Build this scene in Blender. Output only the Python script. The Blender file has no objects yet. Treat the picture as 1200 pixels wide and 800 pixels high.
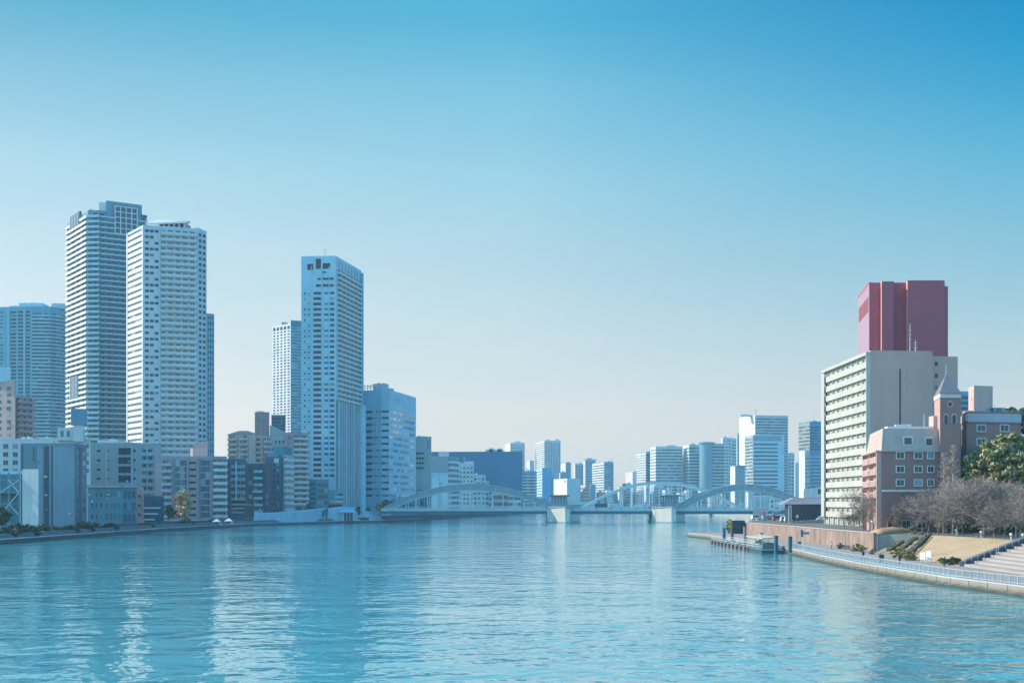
import bpy, math, random
from mathutils import Vector, Matrix
R = math.radians
sc = bpy.context.scene
COL = sc.collection
rnd = random.Random(7)

# ------------------------------------------------------------------ camera, sky, sun, exposure
F = 1667.0; CH = 12.0; HY = 589.0          # focal length in photo pixels, camera height (m), horizon row
cam = bpy.data.cameras.new('camera'); camo = bpy.data.objects.new('camera', cam); COL.objects.link(camo)
camo.location = (0, 0, CH); camo.rotation_euler = (R(90), 0, 0)
cam.sensor_width = 36; cam.lens = 50; cam.shift_y = 189 / 1200.0
cam.clip_start = 0.5; cam.clip_end = 60000
sc.camera = camo

SUN_EL, SUN_AZ = 33.0, -75.0               # azimuth measured clockwise from +Y (the view direction)
world = bpy.data.worlds.new('World'); sc.world = world; world.use_nodes = True
nt = world.node_tree; bg = nt.nodes['Background']; bg.inputs['Strength'].default_value = 0.15
sky = nt.nodes.new('ShaderNodeTexSky'); sky.sky_type = 'NISHITA'; sky.sun_disc = False
sky.sun_elevation = R(SUN_EL); sky.sun_rotation = R(SUN_AZ)
sky.air_density = 1.0; sky.dust_density = 0.6; sky.ozone_density = 2.0
tc = nt.nodes.new('ShaderNodeTexCoord'); sep = nt.nodes.new('ShaderNodeSeparateXYZ')
nt.links.new(tc.outputs['Generated'], sep.inputs[0])
ramp = nt.nodes.new('ShaderNodeValToRGB')
el = ramp.color_ramp.elements
# daylight sky: Nishita, graded to the cyan-blue of the photograph by height and (higher up) away from the sun
SKYT = [(0.0, (0.186, 0.146, 0.143)), (0.053, (0.178, 0.1425, 0.142)), (0.1127, (0.186, 0.1592, 0.1397)), (0.1708, (0.1863, 0.1802, 0.1499)), (0.2273, (0.1586, 0.1966, 0.1633)), (0.2815, (0.1089, 0.1907, 0.1671)), (0.3229, (0.0514, 0.1723, 0.1639)), (0.42, (0.06, 0.2, 0.22)), (0.6, (0.09, 0.29, 0.33)), (1.0, (0.12, 0.34, 0.4))]
SKYX = [(0.335, (0.49, 0.39, 0.383)), (0.5, (0.5, 0.5, 0.5)), (0.665, (0.01, 0.345, 0.475))]
def fill(el, T):
    el[0].position, el[0].color = T[0][0], (*T[0][1], 1)
    el[1].position, el[1].color = T[-1][0], (*T[-1][1], 1)
    for p, c in T[1:-1]:
        e = el.new(p); e.color = (*c, 1)
fill(el, SKYT)
nt.links.new(sep.outputs['Z'], ramp.inputs[0])
ramp2 = nt.nodes.new('ShaderNodeValToRGB'); fill(ramp2.color_ramp.elements, SKYX)
mr = nt.nodes.new('ShaderNodeMath'); mr.operation = 'MULTIPLY_ADD'; mr.inputs[1].default_value = .5; mr.inputs[2].default_value = .5
nt.links.new(sep.outputs['X'], mr.inputs[0]); nt.links.new(mr.outputs[0], ramp2.inputs[0])
def mul(nt, a, b):
    m = nt.nodes.new('ShaderNodeMix'); m.data_type = 'RGBA'; m.blend_type = 'MULTIPLY'; m.inputs[0].default_value = 1
    nt.links.new(a, m.inputs[6]); nt.links.new(b, m.inputs[7]); return m.outputs[2]
zf = nt.nodes.new('ShaderNodeMath'); zf.operation = 'MULTIPLY'; zf.use_clamp = True; zf.inputs[1].default_value = 3.3
nt.links.new(sep.outputs['Z'], zf.inputs[0])
zp = nt.nodes.new('ShaderNodeMath'); zp.operation = 'POWER'; zp.inputs[1].default_value = 1.6; nt.links.new(zf.outputs[0], zp.inputs[0])
xm = nt.nodes.new('ShaderNodeMix'); xm.data_type = 'RGBA'; xm.inputs[6].default_value = (.5, .5, .5, 1)
nt.links.new(zp.outputs[0], xm.inputs[0]); nt.links.new(ramp2.outputs[0], xm.inputs[7])
gain = nt.nodes.new('ShaderNodeVectorMath'); gain.operation = 'SCALE'; gain.inputs['Scale'].default_value = 24.0
ym = nt.nodes.new('ShaderNodeValToRGB'); fill(ym.color_ramp.elements, [(.30, (.70, .86, .80)), (.52, (.3333, .3333, .3333))])   # sky behind the viewer made brighter and cooler to fill the shade
mr2 = nt.nodes.new('ShaderNodeMath'); mr2.operation = 'MULTIPLY_ADD'; mr2.inputs[1].default_value = .5; mr2.inputs[2].default_value = .5
nt.links.new(sep.outputs['Y'], mr2.inputs[0]); nt.links.new(mr2.outputs[0], ym.inputs[0])
tint = mul(nt, mul(nt, mul(nt, sky.outputs[0], ramp.outputs[0]), xm.outputs[2]), ym.outputs[0])
mpn = nt.nodes.new('ShaderNodeMapping'); mpn.inputs['Scale'].default_value = (2.5, 2.5, 13); nt.links.new(tc.outputs['Generated'], mpn.inputs[0])
wis = nt.nodes.new('ShaderNodeTexNoise'); wis.inputs['Scale'].default_value = 1.6; wis.inputs['Detail'].default_value = 4; nt.links.new(mpn.outputs[0], wis.inputs['Vector'])   # faint high veil
wr = nt.nodes.new('ShaderNodeValToRGB'); fill(wr.color_ramp.elements, [(.35, (.985, .99, .995)), (.75, (1.06, 1.03, 1.015))]); nt.links.new(wis.outputs[0], wr.inputs[0])
tint = mul(nt, tint, wr.outputs[0])
nt.links.new(tint, gain.inputs[0]); nt.links.new(gain.outputs[0], bg.inputs['Color'])

sl = bpy.data.lights.new('sun', 'SUN'); so = bpy.data.objects.new('sun', sl); COL.objects.link(so)
sl.energy = 4.4; sl.angle = R(0.5); sl.color = (1.0, .90, .78)
svec = Vector((math.sin(R(SUN_AZ)) * math.cos(R(SUN_EL)), math.cos(R(SUN_AZ)) * math.cos(R(SUN_EL)), math.sin(R(SUN_EL))))
so.rotation_euler = svec.to_track_quat('Z', 'Y').to_euler()
so.location = (-300, 100, 400)

sc.view_settings.view_transform = 'Standard'; sc.view_settings.look = 'None'
sc.view_settings.gamma = 1; sc.view_settings.exposure = 0.64
sc.view_settings.use_curve_mapping = False
sc.cycles.volume_bounces = 1; sc.cycles.max_bounces = 6

# ------------------------------------------------------------------ materials
MATS = {}
def new_mat(name):
    m = bpy.data.materials.new(name); m.use_nodes = True
    return m, m.node_tree, m.node_tree.nodes['Principled BSDF']
def link(nt, a, b): nt.links.new(a, b)
def noise(nt, scale, detail=3, rough=.55, vec=None, dim='3D'):
    n = nt.nodes.new('ShaderNodeTexNoise'); n.inputs['Scale'].default_value = scale
    n.inputs['Detail'].default_value = detail; n.inputs['Roughness'].default_value = rough
    if vec is not None: link(nt, vec, n.inputs['Vector'])
    return n
def cramp(nt, fac, stops):
    r = nt.nodes.new('ShaderNodeValToRGB'); e = r.color_ramp.elements
    e[0].position, e[0].color = stops[0][0], (*stops[0][1], 1)
    e[1].position, e[1].color = stops[-1][0], (*stops[-1][1], 1)
    for p, c in stops[1:-1]:
        x = e.new(p); x.color = (*c, 1)
    link(nt, fac, r.inputs[0]); return r.outputs[0]
def mapped(nt, scale):
    g = nt.nodes.new('ShaderNodeNewGeometry'); m = nt.nodes.new('ShaderNodeMapping')
    m.inputs['Scale'].default_value = scale; link(nt, g.outputs['Position'], m.inputs[0]); return m.outputs[0]
def wall(c, rough=.85, var=.12, streak=.10):
    """painted / rendered wall: patchy tone and faint vertical rain streaks"""
    k = ('wall', tuple(round(x, 3) for x in c), rough, var, streak)
    if k in MATS: return MATS[k]
    m, nt, b = new_mat('wall_paint'); b.inputs['Roughness'].default_value = rough
    n1 = noise(nt, .09, 5, .6, mapped(nt, (1, 1, 1)))
    n2 = noise(nt, .8, 4, .6, mapped(nt, (1, 1, .06)))
    a = cramp(nt, n1.outputs[0], [(.3, [x * (1 - var) for x in c]), (.7, [min(1, x * (1 + var * .6)) for x in c])])
    s = cramp(nt, n2.outputs[0], [(.35, [1 - streak] * 3), (.6, [1, 1, 1])])
    oi = nt.nodes.new('ShaderNodeObjectInfo')                 # every part weathers a little differently
    link(nt, mul(nt, mul(nt, a, s), cramp(nt, oi.outputs['Random'], [(0, (.90, .90, .90)), (1, (1, 1, 1))])), b.inputs['Base Color'])
    MATS[k] = m; return m
def plain(c, rough=.6, metal=0, name='paint'):
    k = ('plain', tuple(c), rough, metal)
    if k in MATS: return MATS[k]
    m, nt, b = new_mat(name); b.inputs['Roughness'].default_value = rough; b.inputs['Metallic'].default_value = metal
    n = noise(nt, .6, 4, .6, mapped(nt, (1, 1, 1)))
    link(nt, cramp(nt, n.outputs[0], [(.3, [x * .85 for x in c]), (.7, [min(1, x * 1.1) for x in c])]), b.inputs['Base Color'])
    MATS[k] = m; return m
def glass(c=(.02, .05, .08), curtain=(.35, .4, .42), share=.25, rough=.12, spec=.22):
    """window glass: each pane a tone of its own, some with pale curtains behind"""
    k = ('glass', tuple(c), tuple(curtain), share, rough)
    if k in MATS: return MATS[k]
    m, nt, b = new_mat('window_glass'); b.inputs['Roughness'].default_value = rough
    b.inputs['Specular IOR Level'].default_value = spec
    g = nt.nodes.new('ShaderNodeNewGeometry'); oi = nt.nodes.new('ShaderNodeObjectInfo')
    ad = nt.nodes.new('ShaderNodeMath'); ad.operation = 'ADD'
    link(nt, g.outputs['Random Per Island'], ad.inputs[0]); link(nt, oi.outputs['Random'], ad.inputs[1])
    fr = nt.nodes.new('ShaderNodeMath'); fr.operation = 'FRACT'; link(nt, ad.outputs[0], fr.inputs[0])
    c2 = [x * 1.9 for x in c]
    link(nt, cramp(nt, fr.outputs[0], [(0, c), (1 - share - .02, c2), (1 - share, [x * .6 for x in curtain]), (1, curtain)]), b.inputs['Base Color'])
    MATS[k] = m; return m

# ------------------------------------------------------------------ mesh helpers
class MB:
    def __init__(s): s.v = []; s.f = []; s.m = []; s.mats = []
    def mi(s, mat):
        if mat not in s.mats: s.mats.append(mat)
        return s.mats.index(mat)
    def face(s, pts, mat):
        n = len(s.v); s.v += [tuple(p) for p in pts]; s.f.append(tuple(range(n, n + len(pts)))); s.m.append(s.mi(mat))
    def mesh8(s, p, mat):
        n = len(s.v); s.v += [tuple(q) for q in p]; k = s.mi(mat)
        for q in ((0, 3, 2, 1), (4, 5, 6, 7), (0, 1, 5, 4), (1, 2, 6, 5), (2, 3, 7, 6), (3, 0, 4, 7)):
            s.f.append(tuple(n + i for i in q)); s.m.append(k)
    def box(s, x0, x1, y0, y1, z0, z1, mat):
        s.mesh8([(x0, y0, z0), (x1, y0, z0), (x1, y1, z0), (x0, y1, z0), (x0, y0, z1), (x1, y0, z1), (x1, y1, z1), (x0, y1, z1)], mat)
    def prism(s, poly, z0, z1, mat, top=None, zt=None):
        """poly counter-clockwise seen from above; zt optional list of top heights"""
        n = len(s.v); N = len(poly)
        s.v += [(x, y, z0) for x, y in poly] + [(x, y, (zt[i] if zt else z1)) for i, (x, y) in enumerate(poly)]
        k = s.mi(mat)
        for i in range(N):
            j = (i + 1) % N; s.f.append((n + i, n + j, n + N + j, n + N + i)); s.m.append(k)
        s.f.append(tuple(n + N + i for i in range(N))); s.m.append(s.mi(top) if top else k)
        s.f.append(tuple(n + i for i in reversed(range(N)))); s.m.append(k)
    def tube(s, a, b, ra, rb, mat, n=6, cap=True):
        a = Vector(a); b = Vector(b); d = (b - a)
        if d.length < 1e-6: return
        d.normalize(); u = d.orthogonal().normalized(); w = d.cross(u); o = len(s.v); k = s.mi(mat)
        for P, r in ((a, ra), (b, rb)):
            for i in range(n):
                t = 2 * math.pi * i / n; s.v.append(tuple(P + (u * math.cos(t) + w * math.sin(t)) * r))
        for i in range(n):
            j = (i + 1) % n; s.f.append((o + i, o + j, o + n + j, o + n + i)); s.m.append(k)
        if cap:
            s.f.append(tuple(o + n + i for i in range(n))); s.m.append(k)
            s.f.append(tuple(o + i for i in reversed(range(n)))); s.m.append(k)
    def bar(s, a, b, w, h, mat):
        """rectangular bar from a to b; w across (horizontal), h upright-ish"""
        a = Vector(a); b = Vector(b); d = (b - a).normalized()
        up = Vector((0, 0, 1)) if abs(d.z) < .95 else Vector((0, 1, 0))
        x = d.cross(up).normalized() * (w / 2); y = x.cross(d).normalized() * (h / 2)
        s.mesh8([a - x - y, a + x - y, b + x - y, b - x - y, a - x + y, a + x + y, b + x + y, b - x + y], mat)
    def lathe(s, prof, mat, n=12, cx=0, cy=0):
        o = len(s.v); k = s.mi(mat)
        for r, z in prof:
            for i in range(n):
                t = 2 * math.pi * i / n; s.v.append((cx + r * math.cos(t), cy + r * math.sin(t), z))
        for a in range(len(prof) - 1):
            for i in range(n):
                j = (i + 1) % n; s.f.append((o + a * n + i, o + a * n + j, o + (a + 1) * n + j, o + (a + 1) * n + i)); s.m.append(k)
        s.f.append(tuple(o + (len(prof) - 1) * n + i for i in range(n))); s.m.append(k)
        s.f.append(tuple(o + i for i in reversed(range(n)))); s.m.append(k)
    def data(s, name):
        me = bpy.data.meshes.new(name); me.from_pydata(s.v, [], s.f)
        for m in s.mats: me.materials.append(m)
        me.polygons.foreach_set('material_index', s.m); me.update(); return me
    def build(s, name, parent=None, loc=(0, 0, 0), rz=0, smooth=False):
        me = s.data(name)
        if smooth: me.polygons.foreach_set('use_smooth', [True] * len(me.polygons))
        o = bpy.data.objects.new(name, me); COL.objects.link(o)
        o.location = loc; o.rotation_euler = (0, 0, rz)
        if parent is not None: o.parent = parent
        return o
def tag(o, label=None, cat=None, group=None, kind=None):
    if label: o['label'] = label
    if cat: o['category'] = cat
    if group: o['group'] = group
    if kind: o['kind'] = kind
    return o
def empty(name, loc, label=None, cat=None, group=None, rz=0):
    o = bpy.data.objects.new(name, None); COL.objects.link(o); o.location = loc; o.rotation_euler = (0, 0, rz)
    o.empty_display_size = .5
    return tag(o, label, cat, group)
def copy_tree(o, parent=None):
    c = o.copy(); COL.objects.link(c)
    if parent is not None: c.parent = parent
    for ch in list(o.children): copy_tree(ch, c)
    return c
DS = [1.0]                                          # scale of the distances given for the building under way
def XY(px, d): return ((px - 600) / F * d * DS[0], d * DS[0])
def ZR(py, d): return CH + (HY - py) / F * d
def ZP(py, d): return ZR(py, d * DS[0])
def GD(py, z): return (CH - z) * F / (py - HY)      # distance at which height z shows on row py

# ------------------------------------------------------------------ building kit
def corner3(xl, xc, xr, d, a):
    """left end, near corner and right end of two faces at right angles, as (column, distance)"""
    a = R(a); ul, uc, ur = [(x - 600) / F for x in (xl, xc, xr)]; Xc = uc * d
    t = (ur * d - Xc) / (math.cos(a) - ur * math.sin(a)); s = (Xc - ul * d) / (math.sin(a) + ul * math.cos(a))
    return [(xl, d + s * math.cos(a)), (xc, d), (xr, d + t * math.sin(a))]
CAP = 100
class Bld:
    def __init__(s, name, label, cat, pts, ytop, wm, base=3.0, back=25, yref=None, group=None, roof=None, parapet=.8):
        """pts: front outline left to right as (photo column, distance); ytop: roof row at point yref"""
        s.P = [Vector((*XY(px, d), 0)) for px, d in pts]; s.base = base
        if yref is None: yref = min(range(len(pts)), key=lambda i: pts[i][1])
        s.top = ZP(ytop, pts[yref][1]); cx = sum((p for p in s.P), Vector()) / len(s.P)
        s.root = empty(name, (cx.x, cx.y, base), label, cat, group); s.o = Vector((cx.x, cx.y, base))
        s.rec = {}; s.cache = {}; s.subs = {}; s.wm = wm; s.back = back
        s.volume('wall', s.P, base, s.top, wm, back, roof)
        if parapet: s.parapet(s.P, s.top, parapet, wm)
    def outline(s, P, back):
        r = ((P[0] + P[-1]) / 2).normalized() * back
        return P + [P[-1] + r, P[0] + r]
    def volume(s, name, P, z0, z1, mat, back, roof=None):
        mb = MB(); mb.prism([((p - s.o).x, (p - s.o).y) for p in s.outline(P, back)], z0 - s.base, z1 - s.base, mat, roof)
        return mb.build(name, s.root)
    def parapet(s, P, z, h, mat, name='parapet'):
        mb = MB(); O = s.outline(P, s.back); z -= s.base
        for i in range(len(O)):
            a = O[i] - s.o; b = O[(i + 1) % len(O)] - s.o; u = (b - a).normalized(); n = Vector((u.y, -u.x, 0)); t = .3
            a2 = a + u * .004; b2 = b - u * (t + .01); hh = h + .003 * i; ins = n * -.004
            p = [a2 + ins, b2 + ins, b2 + ins - n * t, a2 + ins - n * t]
            mb.mesh8([(q.x, q.y, z) for q in p] + [(q.x, q.y, z + hh) for q in p], mat)
        return mb.build(name, s.root)
    def fac(s, i, P=None): P = P or s.P; return Fac(s, P[i], P[i + 1])
    def put(s, name, key, make, loc, rz, sub=None):
        """sub = (name, make): a sub-part copied along with the part"""
        if key not in s.cache:
            mb = MB(); make(mb); s.cache[key] = mb
            if sub: m2 = MB(); sub[1](m2); s.subs[key] = (sub[0], m2.data(sub[0]))
        s.rec.setdefault(name, []).append((key, loc, rz))
    def done(s):
        for name, L in s.rec.items():
            meshes = {}
            for key, loc, rz in L[:CAP]:
                if key not in meshes: meshes[key] = s.cache[key].data(name)
                o = bpy.data.objects.new(name, meshes[key]); COL.objects.link(o); o.parent = s.root
                o.location = loc; o.rotation_euler = (0, 0, rz)
                if key in s.subs:
                    c = bpy.data.objects.new(s.subs[key][0], s.subs[key][1]); COL.objects.link(c); c.parent = o
            if len(L) > CAP:
                mb = MB()
                for key, loc, rz in L[CAP:]:
                    src = s.cache[key]; M = Matrix.Translation(loc) @ Matrix.Rotation(rz, 4, 'Z'); n = len(mb.v)
                    mp = [mb.mi(m) for m in src.mats]
                    mb.v += [tuple(M @ Vector(v)) for v in src.v]; mb.f += [tuple(n + i for i in f) for f in src.f]; mb.m += [mp[i] for i in src.m]
                tag(mb.build(name, s.root), kind='stuff')
        return s.root
    def plant(s, px0, px1, y, d, mat, depth=6, z0=None, name='roof_plant', rails=False):
        """box on the roof between photo columns, top at row y, front at distance d"""
        X0, X1 = XY(px0, d)[0], XY(px1, d)[0]; z1 = ZP(y, d); d = d * DS[0]; z0 = s.top if z0 is None else z0; mb = MB()
        mb.box(X0 - s.o.x, X1 - s.o.x, d - s.o.y, d + depth - s.o.y, z0 - s.base, z1 - s.base, mat)
        w = X1 - X0; rr = random.Random(int(px0 * 7 + y))
        if w > 3:
            for k in range(3):
                q = X0 + w * rr.uniform(.05, .7); ww = w * rr.uniform(.08, .22)
                mb.box(q - s.o.x, q + ww - s.o.x, d + 1 + k * .9 - s.o.y, d + 1.8 + k * .9 - s.o.y, z1 - s.base, z1 - s.base + rr.uniform(.3, .9), mat)
        return mb.build(name, s.root)
    def mast(s, px, y, d, r=.15, z0=None, name='antenna', mat=None):
        X = XY(px, d)[0]; z0 = s.top if z0 is None else z0; mb = MB(); z1 = ZP(y, d); d = d * DS[0]; m = mat or plain((.5, .5, .52), .5)
        mb.tube((X - s.o.x, d - s.o.y, z0 - s.base), (X - s.o.x, d - s.o.y, z1 - s.base), r, r * .5, m, 6)
        for k in range(3): mb.bar((X - s.o.x - r * 5, d - s.o.y, z0 - s.base + (z1 - z0) * (.5 + .15 * k)), (X - s.o.x + r * 5, d - s.o.y, z0 - s.base + (z1 - z0) * (.5 + .15 * k)), r * .6, r * .6, m)
        return mb.build(name, s.root)

class Fac:
    """one face of a building; u runs left to right seen from outside"""
    def __init__(s, b, A, B):
        s.b = b; s.A = A; s.u = (B - A).normalized(); s.L = (B - A).length; s.ang = math.atan2(s.u.y, s.u.x); s.n = Vector((s.u.y, -s.u.x, 0))
    def U(s, px):
        k = (px - 600) / F; return (k * s.A.y - s.A.x) / (s.u.x - k * s.u.y)
    def D(s, u): return (s.A + s.u * u).y
    def Z(s, py, px=None, u=None): return ZR(py, s.D(s.U(px) if px is not None else (u or 0)))
    def put(s, name, key, make, u, z, out=0, sub=None):
        p = s.A + s.u * u + s.n * out - s.b.o; s.b.put(name, key, make, (p.x, p.y, z - s.b.base), s.ang, sub)
    # --- single pieces
    def slab(s, name, u0, u1, z0, z1, out, mat, inn=0.0):
        w, h = u1 - u0, z1 - z0
        s.put(name, (name, round(w, 2), round(h, 2), out, inn, mat.name), lambda mb: mb.box(-w / 2, w / 2, -out, -inn, 0, h, mat), (u0 + u1) / 2, z0)
    def window(s, u, z, w, h, fm, gm, fr=.12, dep=.14, mull=1, name='window', sill=False):
        pane = lambda mb: mb.box(-w / 2, w / 2, -.05, 0, 0, h, gm)
        split = bool(sill and fm)
        def make(mb):
            if not split: pane(mb)
            if fm:
                mb.box(-w / 2 - fr, -w / 2 + .004, -dep, 0, -fr, h + fr, fm); mb.box(w / 2 - .004, w / 2 + fr, -dep, 0, -fr, h + fr, fm)
                mb.box(-w / 2 + .004, w / 2 - .004, -dep + .003, 0, h - .004, h + fr, fm); mb.box(-w / 2 + .004, w / 2 - .004, -dep - (.1 if sill else .0), 0, -fr, .004, fm)
                for k in range(mull):
                    x = -w / 2 + w * (k + 1) / (mull + 1); mb.box(x - .04, x + .04, -.09, 0, .004, h - .004, fm)
        s.put(name, (name, round(w, 2), round(h, 2), gm.name, fm.name if fm else 0), make, u, z, 0, ('pane', pane) if split else None)
    # --- rows
    def grid(s, u0, u1, z0, z1, nx, nz, wf, hf, fm, gm, fr=.1, mull=1, skip=None, name='window', sill=False, zo=.5):
        cw, ch = (u1 - u0) / nx, (z1 - z0) / nz
        for j in reversed(range(nz)):
            for i in range(nx):
                if skip and skip(i, j): continue
                s.window(u0 + cw * (i + .5), z0 + ch * (j + zo) - ch * hf / 2 + 0, cw * wf, ch * hf, fm, gm, fr, mull=mull, name=name, sill=sill)
    def bands(s, u0, u1, z0, z1, nz, hf, gm, n=8, sp=None, spout=.35, gap=.12, name='window_band', spname='spandrel', zo=.5):
        """ribbon windows; sp = material of proud spandrels between"""
        ch = (z1 - z0) / nz; w = u1 - u0; h = ch * hf; pw = w / n
        def make(mb):
            for i in range(n): mb.box(-w / 2 + pw * i + gap / 2, -w / 2 + pw * (i + 1) - gap / 2, -.06, 0, 0, h, gm)
        for j in reversed(range(nz)):
            z = z0 + ch * j + (ch - h) * zo
            s.put(name, (name, round(w, 2), round(h, 2), n, gm.name), make, (u0 + u1) / 2, z)
            if sp: s.slab(spname, u0, u1, z0 + ch * j + (ch - h) * zo - (ch - h) + .002, z0 + ch * j + (ch - h) * zo, spout, sp)
    def balc(s, u0, u1, z0, z1, nz, dep, mat, gm, n=4, rail=.38, railmat=None, slab=None, fins=True, name='balcony', wn=3, lo=0.0):
        """balcony per storey: slab, parapet, end and party walls; glazing set behind"""
        ch = (z1 - z0) / nz; w = u1 - u0; rh = ch * rail; rm = railmat or mat; sm = slab or mat
        def make(mb):
            mb.box(-w / 2, w / 2, -dep, 0, 0, .22, sm)
            mb.box(-w / 2, w / 2, -dep + .003, -dep + .14, .22, .22 + rh, rm)
            mb.box(-w / 2 + .003, -w / 2 + .14, -dep + .14, 0, .22, .215 + rh, rm); mb.box(w / 2 - .14, w / 2 - .003, -dep + .14, 0, .22, .215 + rh, rm)
            if fins:
                for i in range(1, n):
                    x = -w / 2 + w * i / n; mb.box(x - .08, x + .08, -dep + .2, 0, .22, ch - .004, sm)
        for j in reversed(range(nz)):
            s.put(name, (name, round(w, 2), round(ch, 2), round(dep, 2), mat.name, rm.name), make, (u0 + u1) / 2, z0 + ch * j)
        nb = n * wn; pw = w / nb
        def mk(mb):
            for i in range(nb):
                if i % wn == wn - 1 and wn > 2: continue
                mb.box(-w / 2 + pw * i + .1, -w / 2 + pw * (i + 1) - .05, -.05, 0, 0, ch * .74, gm)
        for j in reversed(range(nz)):
            s.put('window_band', ('wb', round(w, 2), round(ch, 2), nb, gm.name), mk, (u0 + u1) / 2, z0 + ch * j + .3)
    def clutter(s, u0, u1, z0, z1, n, seed=0):
        """air-conditioner boxes, vents and a downpipe fixed to the wall"""
        rg = random.Random(seed + int(u1 * 10) + n)
        for k in range(n):
            u, z = rg.uniform(u0 + .6, u1 - .6), rg.uniform(z0, z1); w = rg.choice((.7, .9, 1.1)); h = rg.choice((.5, .7))
            s.slab('aircon_unit', u - w / 2, u + w / 2, z, z + h, .45, ACM[k % 2])
        u = rg.uniform(u0 + .3, u1 - .3); s.slab('downpipe', u - .09, u + .09, s.b.base, s.b.top - .2, .22, ACM[1])
ACM = [wall((.5, .52, .52)), wall((.16, .2, .22))]
HAZE = .00008

# ------------------------------------------------------------------ setting: water, land, quays
def water_mat():
    m, nt, b = new_mat('river_water')
    b.inputs['Base Color'].default_value = (.05, .27, .30, 1); b.inputs['Roughness'].default_value = .05
    b.inputs['IOR'].default_value = 1.38
    g = nt.nodes.new('ShaderNodeNewGeometry')
    def mp(sx, sy, rot=0):
        k = nt.nodes.new('ShaderNodeMapping'); k.inputs['Scale'].default_value = (sx, sy, 1); k.inputs['Rotation'].default_value = (0, 0, R(rot))
        link(nt, g.outputs['Position'], k.inputs[0]); return k.outputs[0]
    # crests lie across the view, wandering a little: three sizes of wave
    n1 = noise(nt, .11, 1, .4, mp(.8, 1.0, 12)); n2 = noise(nt, .36, 1.5, .42, mp(1.0, .9, -14)); n3 = noise(nt, 1.15, 1, .4, mp(1.0, .9, 25))
    def ma(op, a, bb=None, c=None):
        k = nt.nodes.new('ShaderNodeMath'); k.operation = op
        for i, x in enumerate((a, bb, c)):
            if x is None: continue
            if isinstance(x, (int, float)): k.inputs[i].default_value = x
            else: link(nt, x, k.inputs[i])
        return k.outputs[0]
    h = ma('ADD', ma('MULTIPLY', n1.outputs[0], 1.3), ma('MULTIPLY', n2.outputs[0], .85))
    h = ma('ADD', h, ma('MULTIPLY', n3.outputs[0], .20))
    # wind patches: calm slicks and ruffled streaks
    p = noise(nt, .010, 4, .6, mp(.4, 1.5, 8))
    pr = nt.nodes.new('ShaderNodeMapRange'); link(nt, p.outputs[0], pr.inputs[0])
    pr.inputs[1].default_value = .36; pr.inputs[2].default_value = .62; pr.inputs[3].default_value = .22; pr.inputs[4].default_value = 1.0
    bp = nt.nodes.new('ShaderNodeBump'); bp.inputs['Distance'].default_value = .40
    link(nt, h, bp.inputs['Height']); link(nt, pr.outputs[0], bp.inputs['Strength'])
    link(nt, bp.outputs[0], b.inputs['Normal'])
    return m
mb = MB(); mb.face([(-7800, -300, 0), (7800, -300, 0), (7800, 7800, 0), (-7800, 7800, 0)], water_mat())
tag(mb.build('river_water'), kind='structure')
mb = MB(); mb.face([(-7900, -400, -6), (7900, -400, -6), (7900, 7900, -6), (-7900, 7900, -6)], plain((.05, .06, .05), .9))
tag(mb.build('river_bed'), kind='structure')

ASPH = wall((.07, .075, .08), .9, .2, 0)
CONC = wall((.30, .30, .29), .85, .15, .15); CONCL = wall((.48, .47, .44), .85, .15, .15); CONCD = wall((.075, .095, .11), .9, .2, .2)
def land(name, poly, z, top, side, z0=-4):
    a = sum(poly[i][0] * poly[(i + 1) % len(poly)][1] - poly[(i + 1) % len(poly)][0] * poly[i][1] for i in range(len(poly)))
    if a < 0: poly = poly[::-1]
    mb = MB(); mb.prism(poly, z0, z, side, top); return tag(mb.build(name), kind='structure')
LB = [(-153, -200), (-151, 300), (-148, 410), (-146, 606), (-134, 741), (-98, 850), (-79, 866), (-75, 900), (-62, 960), (-25, 1200), (20, 1560), (60, 2050), (75, 2248)]
def off(L, dx): return [(x + dx, y) for x, y in L]
land('left_bank_ground', off(LB, -9) + [(66, 2249), (-6000, 2249), (-6000, -200)], 3.2, ASPH, CONCD)
land('left_quay', LB[:9] + off(LB[:9], -8.99)[::-1], 1.3, CONC, CONCD)
land('far_ground', [(-6000, 2250.5), (6000, 2250.5), (6500, 7700), (-6500, 7700)], 3.0, ASPH, CONC)
# pale kerb line along the quay edge
mb = MB()
for (x0, y0), (x1, y1) in zip(LB[1:8], LB[2:9]): mb.bar((x0 - .4, y0, 1.43), (x1 - .4, y1 - .02, 1.43), .5, .26, CONCL)
tag(mb.build('quay_kerb'), kind='structure')

RB = [(74, -200), (70, 100), (66.5, 160), (65.5, 184), (62.6, 207), (62, 255), (63, 290), (65, 322), (66, 345), (67, 420), (66, 470), (63, 508), (66, 516)]
PATH = wall((.30, .245, .215), .9, .18, 0)
QW = None
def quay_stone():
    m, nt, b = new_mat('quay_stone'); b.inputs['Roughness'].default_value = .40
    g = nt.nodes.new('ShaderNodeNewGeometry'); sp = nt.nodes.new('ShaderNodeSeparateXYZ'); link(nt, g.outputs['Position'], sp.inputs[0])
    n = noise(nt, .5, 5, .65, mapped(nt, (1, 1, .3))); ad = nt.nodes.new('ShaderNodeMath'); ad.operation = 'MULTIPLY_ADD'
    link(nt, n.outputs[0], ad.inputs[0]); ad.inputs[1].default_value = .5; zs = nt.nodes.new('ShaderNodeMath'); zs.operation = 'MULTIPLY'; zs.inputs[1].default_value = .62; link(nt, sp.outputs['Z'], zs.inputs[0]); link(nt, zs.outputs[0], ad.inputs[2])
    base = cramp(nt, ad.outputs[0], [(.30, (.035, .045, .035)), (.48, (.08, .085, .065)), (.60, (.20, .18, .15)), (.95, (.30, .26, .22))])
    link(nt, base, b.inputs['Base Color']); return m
QS = quay_stone()
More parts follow.
